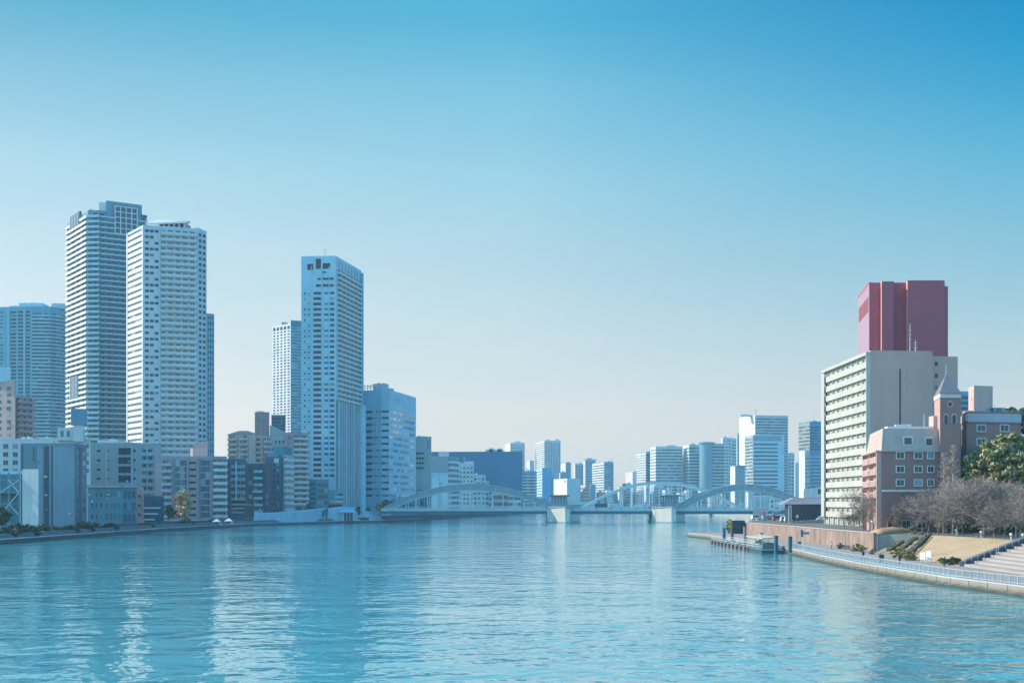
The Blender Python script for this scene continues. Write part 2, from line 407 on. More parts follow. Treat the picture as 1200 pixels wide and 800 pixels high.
land('promenade', RB + [(82, 516), (82, 345), (82, 321), (85, 300), (110, 255), (110, -200)], 1.2, PATH, QS)
# stepped ledge at the foot of the quay wall and pale coping
mb = MB(); mc = MB()
for (x0, y0), (x1, y1) in zip(RB[1:-2], RB[2:-1]):
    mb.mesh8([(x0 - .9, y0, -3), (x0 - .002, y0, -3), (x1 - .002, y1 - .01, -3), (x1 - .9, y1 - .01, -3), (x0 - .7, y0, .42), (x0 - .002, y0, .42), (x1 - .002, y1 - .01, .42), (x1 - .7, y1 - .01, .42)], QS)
    mc.mesh8([(x0 - .05, y0, 1.204), (x0 + .5, y0, 1.204), (x1 + .5, y1 - .01, 1.204), (x1 - .05, y1 - .01, 1.204), (x0 - .05, y0, 1.36), (x0 + .5, y0, 1.36), (x1 + .5, y1 - .01, 1.36), (x1 - .05, y1 - .01, 1.36)], CONCL)
tag(mb.build('quay_ledge'), kind='structure'); tag(mc.build('promenade_kerb'), kind='structure')
mb = MB()
for (x0, y0), (x1, y1) in zip(RB[2:-3], RB[3:-2]):
    n = int(math.hypot(x1 - x0, y1 - y0) / 5)
    for k in range(n):
        t = (k + .5) / n; x, y = x0 + (x1 - x0) * t, y0 + (y1 - y0) * t; mb.box(x - .03, x + .2, y - .06, y + .06, .43, 1.2, CONCD)
tag(mb.build('quay_joint'), kind='structure')
# green-tinted walking strip beside the kerb
GREENP = wall((.25, .36, .30), .9, .15, 0)
mb = MB()
for (x0, y0), (x1, y1) in zip(RB[4:8], RB[5:9]): mb.face([(x0 + 1.5, y0, 1.206), (x0 + 4.2, y0, 1.206), (x1 + 4.2, y1, 1.206), (x1 + 1.5, y1, 1.206)], GREENP)
tag(mb.build('walking_path'), kind='structure')
RLAND = [(82.5, 516), (82.5, 345), (82.5, 321.5), (85.5, 321.5), (92, 318), (99, 272), (103, 190), (112, 100), (116, -200), (6000, -200), (6000, 2250), (265, 2250), (250, 2100), (200, 1500), (185, 1000), (178, 870), (152, 820), (122, 700), (104, 600), (90, 545)]
land('right_bank_ground', RLAND, 4.8, wall((.12, .12, .11), .9, .2, 0), CONC)

# ------------------------------------------------------------------ left bank buildings
WHITE = wall((.62, .645, .655)); OFFW = wall((.62, .63, .62)); PALE = wall((.48, .53, .55)); GREYB = wall((.27, .315, .34)); BLUEG = wall((.12, .25, .34))
TEAL = wall((.05, .20, .26)); NAVY = wall((.012, .045, .085), .5); BEIGE = wall((.52, .42, .38)); PURP = wall((.37, .28, .30)); MAUVE = wall((.48, .34, .33))
PINK = wall((.50, .36, .33)); CYANW = wall((.10, .36, .48), .5); LBLUE = wall((.34, .56, .66), .6); DKBL = wall((.02, .09, .15), .6)
GL = glass((.012, .035, .05), (.25, .3, .32), .15); GLB = glass((.006, .04, .065), (.16, .28, .34), .14); GLD = glass((.004, .02, .035), (.10, .17, .2), .08); GLC = glass((.010, .065, .095), (.22, .34, .40), .18)
GLR = glass((.03, .10, .15), (.55, .62, .64), .4, .05, .9)
RAILG = plain((.22, .38, .46), .25, 0, 'rail_glass'); STEEL = plain((.45, .48, .50), .45, .3, 'steel'); DARK = plain((.02, .03, .04), .6, 0, 'dark_paint')

# T0 far-left pale blue tower with a rounded corner
d0 = 1090
b = Bld('apartment_tower', 'broad cyan apartment tower at the left edge with a curved corner bay', 'tower',
        [(-45, 1100), (37, d0), (60, d0 + 2), (71, d0 + 9), (78, d0 + 22)], 360, CYANW, yref=1, back=30)
f = b.fac(0); z0, z1 = f.Z(560, 20), b.top
pitch = (z1 - z0) / 46
for px0, px1, nx in ((11, 20, 1), (20, 28, 1), (29.5, 36, 1)): f.grid(f.U(px0), f.U(px1), z0, z1 - 2, nx, 46, .72, .5, None, GLD, 0, mull=1)
f.grid(f.U(-40), f.U(9), z0, z1 - 2, 3, 46, .3, .35, None, GLC, 0)
f.slab('pilaster', f.U(28.2), f.U(29.3), z0 - 40, z1 - .5, .6, LBLUE); f.slab('pilaster', f.U(9.3), f.U(10.6), z0 - 40, z1 - .5, .6, LBLUE)
for i, n in ((1, 3), (2, 2), (3, 2)):
    f = b.fac(i); f.balc(.2, f.L - .2, z0, z1 - 4, 46, 1.0, LBLUE, GLC, n, .36, slab=CYANW, wn=2)
b.plant(22, 50, 355, d0 + 8, LBLUE, 14); b.plant(11, 20, 358.3, d0 + 8, LBLUE, 8); b.plant(60, 75, 355.5, d0 + 8, LBLUE, 12)
b.done()

# T_A tall balcony tower with a lattice crown
dA = 830; DS[0] = 1.16
b = Bld('apartment_tower', 'tallest balcony tower with a square white lattice screen at its crown', 'tower',
        [(79, 868), (103, dA), (117, dA - 1), (172, dA + 16)], 248, BLUEG, yref=1, back=34)
for i in range(3):
    f = b.fac(i); zz0 = ZP(516, dA); zz1 = b.top - .6; n = 43
    if i == 0: f.balc(.1, f.L - .05, zz0, zz1, n, 1.5, WHITE, GLD, 4, .42)
    elif i == 1: f.balc(.05, f.L - .05, zz0, zz1, n, 1.5, PALE, GLB, 2, .42, slab=CYANW, railmat=LBLUE)  # left face white, chamfer bluer: sun and shade put into the colour
    else: f.balc(.05, f.L - .05, zz0, zz1, n, 1.3, CYANW, GLD, 7, .30, railmat=RAILG, slab=BLUEG)
f = b.fac(0)
for y0, y1, p0, p1 in ((266, 251, 84, 95), (467, 441, 84, 94)):
    n = 6; a0, a1 = f.U(p0), f.U(p1)
    f.slab('recess_panel', a0 - .3, a1 + 1.2, f.Z(y0, 90), f.Z(y1, 90), 1.52, DKBL)
    for k in range(n): u = a0 + (a1 - a0) * (k + .5) / n; f.slab('louvre', u - .35, u + .35, f.Z(y0, 90), f.Z(y1, 90), 2.0, WHITE, 1.53)
f = b.fac(2); uL, uR = f.U(124), f.U(166)
bx = [f.A + f.u * uL + f.n * .4, f.A + f.u * uR + f.n * .4]
b.volume('crown_block', bx, ZP(258, dA), ZP(234.5, dA), BLUEG, 18)
f2 = Fac(b, *bx); a0, a1 = f2.U(134), f2.U(160); zb, zt = ZP(272, dA), ZP(240, dA)
f2.slab('screen_panel', a0, a1, zb, zt, .95, DKBL)
mbw = lambda mb: None
def lattice(mb):
    w, h = a1 - a0, zt - zb
    for k in range(5): x = -w / 2 + w * k / 4; mb.box(x - .3, x + .3, -1.3, -.96, 0, h, WHITE)
    for k in range(6): z = h * k / 5; mb.box(-w / 2 - .3, w / 2 + .3, -1.28, -.96, z - .28, z + .28, WHITE)
f2.put('lattice_screen', 'lat', lattice, (a0 + a1) / 2, zb)
b.plant(116, 126, 237, dA + 9, WHITE, 6, ZP(249, dA)); b.plant(104, 108, 245, dA + 6, PALE, 4); b.plant(165, 171, 252, dA + 12, DKBL, 4)
b.done()

# T_B white tower
dB = 740; DS[0] = 1.16
b = Bld('apartment_tower', 'white apartment tower with a bright banded left face and slanted roof canopy', 'tower',
        [(149, 763), (168, dB), (188, 743), (231, 750), (242, 757)], 265, PALE, yref=1, back=28)
zz0, zz1 = ZP(548, dB), b.top - .8; n = 40
f = b.fac(0); f.slab('corner_pier', 0, 1.9, b.base, b.top - .01, .5, WHITE); f.slab('corner_pier', f.L - 1.6, f.L, b.base, b.top - .01, .5, WHITE)
ch = (zz1 - zz0) / n
for j in reversed(range(n)):
    f.slab('spandrel', 1.9, f.L - 1.6, zz0 + ch * j, zz0 + ch * j + ch * .60, .3, WHITE)
f.bands(1.92, f.L - 1.62, zz0, zz1, n, .40, GL, 4, zo=1.0)
f = b.fac(1)
f.grid(.6, f.L - .9, zz0, zz1, 3, n, .8, .42, None, GLD, 0, skip=lambda i, j: (i * 7 + j * 13 + j // 3) % 4 == 0 and j % 3 > 0)
f.slab('pilaster', f.L - .85, f.L - .02, b.base, b.top - .02, .5, LBLUE)
f = b.fac(2); f.balc(.1, f.L - .1, zz0, zz1, n, 1.3, PALE, GLB, 5, .46, slab=PALE, wn=3)  # front walls greyer than the white left face: shade put into the colour
f = b.fac(3); f.slab('pilaster', 0.01, .8, b.base, b.top - .02, .5, LBLUE); f.grid(.9, f.L - .4, zz0, zz1, 2, n, .62, .5, None, GLD, 0)
# roof canopy
mb = MB(); o = b.o
def RP(px, d, y): X, Y = XY(px, d); return (X - o.x, Y - o.y, ZP(y, d) - b.base)
mb.mesh8([RP(170, 752, 263), RP(218, 752, 261.5), RP(222, 772, 262), RP(176, 772, 263), RP(170, 752, 261.5), RP(220, 752, 259), RP(223, 772, 260), RP(186, 772, 257.5)], WHITE)
mb.build('roof_canopy', b.root)
b.plant(186, 219, 261.8, 756, DKBL, 10)
for px in (187, 192, 198, 204, 210, 216): b.mast(px, 260, 753.5, .5, name='canopy_post', mat=WHITE)
b.mast(232, 265, 760, .25); b.plant(228, 236, 268.2, 765, PALE, 5)
w = [Vector((*XY(235, 772), 0)), Vector((*XY(251, 778), 0))]
b.volume('side_wing', w, 3, ZP(367, 775), CYANW, 14)
f = Fac(b, *w); f.grid(f.L * .3, f.L - .2, ZP(545, 775), ZP(368.5, 775), 4, 26, .6, .5, LBLUE, GLD, .12, mull=0)
b.done()

# T_C tower by the bridge
dC = 800; DS[0] = 1.16
b = Bld('apartment_tower', 'lone pale blue tower with a needle mast and dark square windows up its middle', 'tower',
        [(353, 802), (393.5, dC), (423.5, 852)], 301, LBLUE, yref=1, back=30)
f = b.fac(0); zb = ZP(560, dC); zt = ZP(340, dC); nn = 35; ch = (zt - zb) / nn
f.grid(f.U(366.5), f.U(377), zb, zt, 1, nn, .86, .52, None, GLD, 0, mull=1)
f.grid(f.U(379), f.U(386), zb, zt, 1, nn, .7, .4, None, GLC, 0, skip=lambda i, j: j % 5 == 3)
f.grid(f.U(386), f.U(392.5), zb, zt, 1, nn, .8, .5, None, GLB, 0)
f.grid(f.U(355), f.U(364), zb, zt, 2, nn, .5, .36, None, GLC, 0, skip=lambda i, j: (i + j * 3) % 4 == 0, mull=0)
for j in range(0, nn, 1):
    f.slab('floor_line', f.U(353.4), f.U(366), zb + ch * j, zb + ch * j + .25, .12, CYANW)
for p0, p1, y0, y1 in ((360, 367, 309, 316), (370, 376, 303, 315), (378, 387, 308.5, 315), (378, 391, 325.5, 328), (372, 376, 325.5, 328), (378, 391, 333, 336), (370, 376, 333, 336), (378, 382, 318, 320)):
    f.window(f.U((p0 + p1) / 2), f.Z(y1, 375), f.U(p1) - f.U(p0), f.Z(y0, 375) - f.Z(y1, 375), None, GLD, 0, mull=1)
for p in (365, 377.6, 385.8): f.slab('pilaster', f.U(p) - .25, f.U(p) + .25, b.base, b.top - 6, .35, LBLUE)
f = b.fac(1); zc = f.Z(468, 394); nn = 26
f.slab('wall_panel', f.L * .06, f.L - 2.5, zc, b.top - 7, .03, GREYB); f.balc(f.L * .06, f.L - 2.5, zc, b.top - 7, nn, 1.3, OFFW, GLD, 6, .34, railmat=OFFW, slab=PALE)
f.slab('wall_panel', .1, f.L - 2.2, b.base, zc - .1, .08, BLUEG)
for k in range(9):
    u = f.L * (.1 + .095 * k); f.slab('fin', u - .5, u + .35, b.base, zc - .3, .9, PALE if k % 3 else OFFW)
for k in range(7): u = f.L * (.12 + .12 * k); f.slab('crown_louvre', u - .8, u + .8, b.top - 6.5, b.top - 1.5, .2, GREYB)
mb = MB(); q = b.P[2] - b.o - f.u * 2 + f.n * .5
mb.tube((q.x, q.y, 0), (q.x, q.y, zc - b.base), 3.2, 3.2, LBLUE, 20); mb.tube((q.x, q.y, zc - b.base), (q.x, q.y, ZP(320, 850) - b.base), 1.6, 1.6, CYANW, 14); mb.build('round_corner_column', b.root, smooth=False)
b.mast(381, 290, 806, .28); b.plant(358, 392, 300.2, 812, LBLUE, 10, b.top - .5)
b.done()

DS[0] = 1.0
# T_D slim white grid tower with teal side
dD = 1300
b = Bld('apartment_tower', 'slim white window-grid tower with a teal side, left of the lone masted tower', 'tower',
        [(319, 1322), (340.5, dD), (355, 1306)], 380, WHITE, yref=1, back=30)
f = b.fac(0); f.grid(.6, f.L - .4, ZP(515, dD), b.top - 4.5, 5, 38, .58, .5, None, GLD, 0, mull=0); f.grid(.6, f.L - .4, b.top - 4.2, b.top - .6, 5, 1, .7, .85, None, GLB, 0)
f = b.fac(1); w = [b.P[1] + f.n * .5, b.P[2] + f.n * .5]; b.volume('teal_side_bay', w, 3, ZP(375, dD), CYANW, 20)
f = Fac(b, *w); f.bands(.5, f.L - .3, ZP(515, dD), ZP(383, dD), 38, .45, GLC, 4); f.slab('crown_panel', .3, f.L - .3, ZP(383, dD) + .5, ZP(375.8, dD), .15, TEAL)
b.plant(330, 336, 377.5, 1312, PINK, 5); b.done()
b = Bld('office_block', 'flat dark blue stand-in for the shadow at the foot of the slim grid tower', 'building', [(318, 1250), (334.5, 1250)], 487, DKBL, back=15); f = b.fac(0); f.bands(.5, f.L - .5, ZP(505, 1250), b.top - 1, 4, .5, GLD, 6); b.done()  # block added in place of a dark shadow across the tower's foot

# T_E office with rounded shoulder
dE = 880; DS[0] = 1.13
b = Bld('office_block', 'pale blue office block with ribbon windows and rooftop frames beside the bridge', 'building',
        [(421, 892), (447, 881), (456, dE), (487.5, 948)], 457.5, LBLUE, yref=2, back=34)
zb = ZP(584, dE); zt = ZP(478, dE); nn = 14; ch = (zt - zb) / nn
f = b.fac(0)
f.bands(.4, f.U(436.5), zb, zt, nn, .38, GLD, 8); f.bands(f.U(437.5), f.L - .5, zb, zt, nn, .32, GLR, 6, gap=.5, spname='spandrel')
f = b.fac(1); f.bands(.3, f.L - .3, zb, zt, nn, .34, GLB, 2)
f = b.fac(2); f.bands(.5, f.L * .93, zb, zt + 0, nn, .42, GLR, 14, gap=.3); f.slab('floor_line', .3, f.L - .3, zt + .3, zt + .8, .15, OFFW); f.slab('floor_line', .3, f.L - .3, zt + 4, zt + 4.5, .15, OFFW)
def sign(mb):
    for x0, x1, z0, z1 in ((-7, 7, 3.7, 4), (-7, 7, 0, .3), (-7, -6.7, .3, 3.7), (6.7, 7, .3, 3.7)): mb.box(x0, x1, -.2, 0, z0, z1, PALE)
    for k in range(6): mb.box(-5.2 + k * 1.9, -4.1 + k * 1.9, -.2, 0, 1.2, 2.8, PALE)
f.put('sign_frame', 'sg', sign, f.L * .28, f.Z(472, 465))
def frames(mb):
    for k in range(8): mb.box(-10 + k * 2.8, -9.7 + k * 2.8, -.3, 0, 0, 4.2, WHITE); mb.box(-10 + k * 2.8, -9.7 + k * 2.8, 6, 6.3, 0, 4.2, WHITE)
    mb.box(-10.2, 10.2, -.35, -.05, 4.2, 4.6, WHITE); mb.box(-10.2, 10.2, 6, 6.3, 4.2, 4.6, WHITE); mb.box(-10.2, 10.2, -.35, -.05, 2.4, 2.7, WHITE)
b.fac(0).put('roof_frame', 'rf', frames, 9.5, b.top + .1, -3)
b.plant(437, 454, 449.5, 896, PALE, 9); b.plant(455, 461, 455, 900, LBLUE, 5)
b.done()
DS[0] = 1.0

# ------------------------------------------------------------------ left bank, front rows
def vol_fac(b, pts, ytop, mat, name, back=10, z0=None, ref=0):
    P = [Vector((*XY(px, d), 0)) for px, d in pts]; z1 = ZP(ytop, pts[ref][1])
    b.volume(name, P, b.base if z0 is None else z0, z1, mat, back); return [Fac(b, P[i], P[i + 1]) for i in range(len(P) - 1)], z1
# a: mauve apartments at the left edge
DS[0] = 1.3; b = Bld('apartment_building', 'mauve apartment block with stacked balconies at the left edge of the picture', 'building', [(-30, 548), (17.5, 540), (18.5, 541)], 447, MAUVE, yref=1, back=16)
f = b.fac(0); f.grid(f.U(-28), f.U(16), ZP(513, 540), b.top - 1.5, 4, 8, .42, .5, None, GLC, 0)
fs, z1 = vol_fac(b, [(18, 543), (39.5, 552)], 463, MAUVE, 'balcony_wing', 14)
fs[0].balc(.3, fs[0].L - .2, ZP(513, 543), z1 - .6, 7, 1.4, MAUVE, GLD, 3, .36, railmat=PURP)
fs, z1 = vol_fac(b, [(-8, 542), (12.5, 542)], 430, LBLUE, 'stair_tower', 8, b.top); b.mast(4, 424, 545, .1, z1); b.fac(0).clutter(0, b.fac(0).L, b.base + 3, b.top - 3, 7, 1); b.done()
# b: pale block with square punched windows
DS[0] = 1.25; b = Bld('apartment_building', 'pale block with square punched windows and a grey tank tower on its roof', 'building', [(-20, 486), (106, 484)], 516, PALE, yref=1, back=14)
f = b.fac(0); z0, z1 = ZP(556, 484), b.top - .6
f.grid(f.U(1), f.U(46), z0, z1, 4, 4, .5, .56, PALE, GLB, .15, sill=True); f.grid(f.U(68), f.U(82), z1 - 2.9, z1, 1, 1, .6, .4, None, GLB, 0)
f.grid(f.U(99), f.U(106), z0, z1, 1, 4, .42, .5, PALE, GLB, .15)
fs, zz = vol_fac(b, [(67, 482), (100, 484)], 501, PALE, 'upper_storey', 10, b.top); fs[0].grid(fs[0].L * .06, fs[0].L * .5, b.top + .6, zz - .3, 2, 1, .5, .6, None, TEAL, 0)
fs, zz = vol_fac(b, [(86, 480), (98, 481)], 497, PALE, 'tank_tower_leg', 5, b.top - .5); fs, z2 = vol_fac(b, [(83, 479), (102, 481)], 478.5, BLUEG, 'tank_tower', 7, zz - .2)
b.plant(20, 40, 513.5, 488, OFFW, 3); b.plant(46, 60, 513, 488, PALE, 3); b.fac(0).clutter(0, b.fac(0).L, b.base + 3, b.top - 3, 7, 2); b.done()
# c: big blank storage block
DS[0] = 1.22; b = Bld('storage_building', 'big blank grey-blue block with one dark vertical slot, near the left edge', 'warehouse', [(24, 437), (88, 436), (101.5, 450)], 521.5, wall((.15, .23, .29)), yref=1, back=18)
f = b.fac(0); H0, H1 = b.base, b.top
for p0, p1, m, o in ((51.8, 57.2, NAVY, .06), (60.2, 62, DKBL, .08), (38.4, 40.2, DKBL, .06), (24.5, 27, DKBL, .06)):
    f.slab('vertical_slot', f.U(p0), f.U(p1), H0 + .3, H1 - .3 if p0 > 40 or p0 < 30 else H1 - .5, o, m) if p0 != 38.4 else f.slab('vertical_slot', f.U(p0), f.U(p1), H1 - 6, H1 - .6, o, m)
for p0, p1 in ((43, 50.5), (58, 60), (62.4, 87.4)): f.slab('wall_panel', f.U(p0), f.U(p1), H0 + .2, H1 - .7, .22, wall((.17, .26, .32), .7, .08, .12))
f = b.fac(1); f.slab('vertical_slot', f.U(92.5), f.U(95), H0 + .2, H1 - .4, .06, NAVY)
f.grid(f.U(88.6), f.U(92), H0 + 1, H1 - 1, 1, 8, .6, .6, None, GLB, 0); f.grid(f.U(95.5), f.U(101), H0 + 1, H1 - 1, 1, 8, .6, .5, None, GLC, 0)
b.plant(66, 86, 519.5, 440, GREYB, 4); b.fac(0).clutter(0, b.fac(0).L, b.base + 3, b.top - 3, 7, 3); b.done()
# d: white low block with open steel frame
DS[0] = 1.16; b = Bld('workshop_building', 'low white-walled block with an open braced steel frame on its left', 'building', [(26, 424), (45, 422)], 552, PALE, yref=1, back=14)
mb = MB(); o = b.o; dd = 425
def L3(px, y, d): X = XY(px, d)[0]; return Vector((X - o.x, XY(px, d)[1] - o.y, ZP(y, d) - b.base))
for px in (-12, 0, 10.5, 22.5):
    for dp in (0, 8): a = L3(px, 553, dd); a.y += dp; c = a.copy(); c.z = 0; mb.bar(c, a, .35, .35, BLUEG)
for y in (553, 562, 577, 590):
    for dp in (0, 8): a = L3(-14, y, dd); c = L3(25.8, y, dd); a.y += dp; c.y += dp; mb.bar(a, c, .3, .4 if y > 553 else .8, LBLUE if y == 553 else BLUEG)
for p0, y0, p1, y1 in ((0, 577, 22, 562), (22, 577, 10, 562), (0, 603, 22, 577), (-12, 577, 0, 562), (22, 603, 10, 590)): mb.bar(L3(p0, y0, dd - .5), L3(p1, y1, dd - .5), .25, .3, LBLUE)
mb.build('steel_frame', b.root); mb = MB(); a = L3(-14, 577, dd + 1.2); c = L3(25.6, 577, dd + 9)
mb.box(a.x, c.x, a.y, c.y, a.z - .12, a.z, CONC); mb.box(a.x, c.x, a.y + 6.6, a.y + 6.9, 0, L3(0, 553, dd).z - .6, TEAL); mb.build('deck', b.root); b.done()
# e: grey flats with four dark balcony openings, and teal low building in front
DS[0] = 1.28; b = Bld('apartment_building', 'grey flats with a column of four dark balcony openings, beside the blank storage block', 'building', [(101, 500), (166, 498)], 520.5, GREYB, yref=1, back=13)
f = b.fac(0); z0, z1 = ZP(566, 500), b.top - .8
f.grid(f.U(101), f.U(105.5), z0, z1, 1, 4, .5, .3, OFFW, GLC, .1); f.grid(f.U(112), f.U(119), z0, z1, 1, 4, .6, .22, None, GLD, 0); f.grid(f.U(126), f.U(128), z0, z1, 1, 4, .8, .2, None, GLD, 0)
f.grid(f.U(138.6), f.U(153.4), z0, z1 - .2, 1, 4, .96, .72, BLUEG, GLD, .1, mull=3, name='balcony_opening'); f.grid(f.U(155), f.U(160), z0, z1, 1, 4, .5, .3, None, GLD, 0)
for p in (125, 136.5, 154.5): f.slab('downpipe', f.U(p) - .12, f.U(p) + .12, b.base, b.top - .3, .2, PALE)
b.plant(114, 139, 515.5, 503, OFFW, 6); b.plant(140, 152, 517.5, 503, PALE, 5); b.fac(0).clutter(0, b.fac(0).L, b.base + 3, b.top - 3, 7, 4); b.done()
DS[0] = 1.345; b = Bld('harbour_office', 'low teal-grey building with an overhanging flat roof at the foot of the grey flats', 'building', [(103, 446), (143, 444), (160, 447)], 571, TEAL, yref=1, back=12)
f = b.fac(0); f.slab('roof_slab', -.4, f.L - .002, b.top, b.top + 1.1, 1.0, GREYB, -1); f.grid(f.U(105), f.U(121), b.base + 1, b.top - .6, 3, 3, .34, .4, None, GLD, 0); f.grid(f.U(123), f.U(142), b.base + 1, b.top - .6, 4, 3, .5, .5, BLUEG, GLC, .1)
f = b.fac(1); f.slab('roof_slab', .004, f.L, b.top + .003, b.top + 1.1, .9, GREYB, -1); f.grid(.3, f.L - .4, b.base + .4, b.top - .5, 3, 3, .7, .6, BLUEG, GLB, .12); b.fac(0).clutter(0, b.fac(0).L, b.base + 3, b.top - 3, 7, 5); b.done()
DS[0] = 1.36; b = Bld('stair_block', 'narrow mauve-grey stair block standing against the low teal building', 'building', [(157.5, 452), (168.5, 451)], 573, MAUVE, yref=1, back=8); f = b.fac(0); f.grid(f.L * .2, f.L * .8, b.base + 2, b.top - 1, 1, 3, .35, .25, None, GLD, 0); b.done()
# g: balcony block
DS[0] = 1.28; b = Bld('apartment_building', 'narrow flats with teal glass balconies and a pinkish end strip', 'building', [(166, 520), (181, 519), (189, 521)], 521, GREYB, yref=1, back=13)
f = b.fac(0); f.balc(.2, f.L - .2, ZP(578, 519), b.top - 1.5, 6, 1.2, PALE, GLB, 2, .4, railmat=RAILG)
f = b.fac(1); f.slab('wall_panel', .02, f.L - .02, b.base, b.top - .5, .06, MAUVE); f.grid(f.L * .3, f.L * .8, ZP(578, 519), b.top - 1, 1, 6, .5, .35, None, GLD, 0)
for k in range(0): pass
f.window(f.L * .5, b.top - .2, .1, .1, None, GLD, 0); b.plant(172, 186, 518, 522, PALE, 4); b.fac(0).clutter(0, b.fac(0).L, b.base + 3, b.top - 3, 7, 6); b.done()
DS[0] = 1.36; b = Bld('riverside_house', 'small white-edged riverside house below the narrow teal balcony flats', 'house', [(168.5, 470), (192, 470)], 583, DKBL, back=9)
f = b.fac(0)
for k in range(3): f.slab('balcony', .3 + k * .01, f.L * (.55 + .15 * k), b.base + 1.2 + 2.6 * k, b.base + 1.9 + 2.6 * k, .7, OFFW)
f.grid(f.L * .3, f.L - .3, b.base + .5, b.top - .3, 3, 3, .5, .5, None, GLC, 0); b.done()
# h: long grey block with pilasters and balcony end
DS[0] = 1.335; b = Bld('apartment_building', 'long grey apartment block with tall pilasters and white-railed balconies at its right end', 'building', [(188, 560), (247, 558), (266, 561)], 536, PURP, yref=1, back=16)
f = b.fac(0); z0, z1 = b.base + 1.0, b.top - 1; GBL = wall((.25, .235, .26))
f.balc(f.U(190), f.U(202), z0, z1, 9, 1.1, GBL, GLB, 2, .4, railmat=RAILG); f.bands(f.U(205.5), f.U(219), z0, z1, 9, .8, GLC, 5); f.grid(f.U(221.5), f.U(230), z0, z1, 1, 9, .9, .36, None, GLD, 0, mull=0); f.bands(f.U(235), f.U(246), z0, z1, 9, .8, GLC, 4)
for p in (203.5, 220.2, 232.8): f.slab('pilaster', f.U(p) - .5, f.U(p) + .5, b.base, b.top - .3, .7, GBL)
f = b.fac(1); f.slab('pilaster', .02, .9, b.base, b.top - .3, .7, GBL); f.balc(1.0, f.L - .1, z0, z1 + .5, 9, 1.5, GBL, GLD, 3, .46, railmat=PALE)
b.fac(0).clutter(0, b.fac(0).L, b.base + 3, b.top - 3, 7, 7); b.done()
mb = MB(); X0, X1 = XY(223, 572)[0], XY(243, 572)[0]; zt = ZP(517, 572)
DS[0] = 1.335; b = Bld('plant_house', 'rounded pinkish rooftop house above the long grey block', 'building', [(223, 575), (226, 574), (243, 574)], 525, PINK, yref=1, base=12, back=9, parapet=0)
mb.prism([(0, 0), (0, 0)], 0, 0, PINK) if False else None
f = b.fac(1); n = 8; w = f.L + .9
for k in range(n):
    a0, a1 = math.pi / 2 * k / n, math.pi / 2 * (k + 1) / n; h = ZP(517, 574) - b.top
    x0 = b.P[2].x - b.o.x - .02 * 0; 
    mb.box(b.P[1].x - b.o.x + (1 - math.cos(a0)) * w * .42, x0 - .002 * k, b.P[1].y - b.o.y + .02, b.P[1].y - b.o.y + 8, b.top - b.base + h * math.sin(a0), b.top - b.base + h * math.sin(a1), MAUVE)
mb.build('curved_roof', b.root); b.done()
# i..k: dark and teal blocks
DS[0] = 1.275; b = Bld('apartment_building', 'dark slate flats with pale window strips left of the navy block', 'building', [(264, 612), (288, 612)], 539, DKBL, back=14)
f = b.fac(0); z0, z1 = ZP(586, 612), b.top - .8; f.balc(f.U(271), f.U(287.5), z0, z1, 6, 1.1, GREYB, GLC, 3, .42); f.slab('downpipe', f.U(276.5), f.U(278), z0, z1, 1.4, LBLUE, 1.15)
f.bands(f.U(271.5), f.U(287), ZP(600, 612), ZP(586, 612), 3, .5, GLD, 4, sp=GREYB, spout=.6); f.grid(f.U(264.5), f.U(270), z0, z1, 1, 6, .4, .4, None, GLD, 0); b.mast(293, 519, 616, .12); b.mast(281, 527, 616, .1); b.fac(0).clutter(0, b.fac(0).L, b.base + 3, b.top - 3, 7, 8); b.done()
DS[0] = 1.3; b = Bld('apartment_building', 'navy glass-fronted block with faint pale window columns on the left bank', 'building', [(287, 625), (311, 623), (318, 626)], 544.5, NAVY, yref=1, back=14)
f = b.fac(0); z0, z1 = ZP(601, 623), b.top - .8
f.grid(f.U(291), f.U(296), z0, z1, 1, 7, .8, .6, None, GLB, 0); f.balc(f.U(298), f.U(308), z0, z1, 7, .9, DKBL, GLC, 2, .38, railmat=RAILG); f = b.fac(1); f.grid(.3, f.L - .3, z0, z1, 2, 7, .5, .5, None, GLB, 0); b.plant(290, 300, 542, 627, GREYB, 4); b.fac(0).clutter(0, b.fac(0).L, b.base + 3, b.top - 3, 7, 9); b.done()
DS[0] = 1.3; b = Bld('office_block', 'slim dark blue office with a pale stair head just right of the navy block', 'building', [(310, 640), (329, 640)], 536, DKBL, back=12)
f = b.fac(0); f.grid(.6, f.L - .6, ZP(601, 640), b.top - 2.5, 4, 9, .6, .55, None, GLB, 0); b.plant(313, 325, 532, 643, BLUEG, 5); f.slab('sign_panel', f.U(321), f.U(326.5), b.top - 3, b.top - .4, .2, PALE); b.done()
TEAL2 = wall((.015, .20, .27))
DS[0] = 1.285; b = Bld('apartment_building', 'narrow block with a blank teal wall and white balconies facing right', 'building', [(321.5, 655), (332.5, 653), (342, 668)], 524.5, TEAL2, yref=1, back=10)
f = b.fac(1); f.slab('wall_panel', .01, f.L, b.base, b.top - 4, .05, PALE); f.balc(.2, f.L - .1, ZP(606, 653), b.top - 4.2, 10, 1.5, PALE, GLD, 2, .46, railmat=OFFW); b.done()
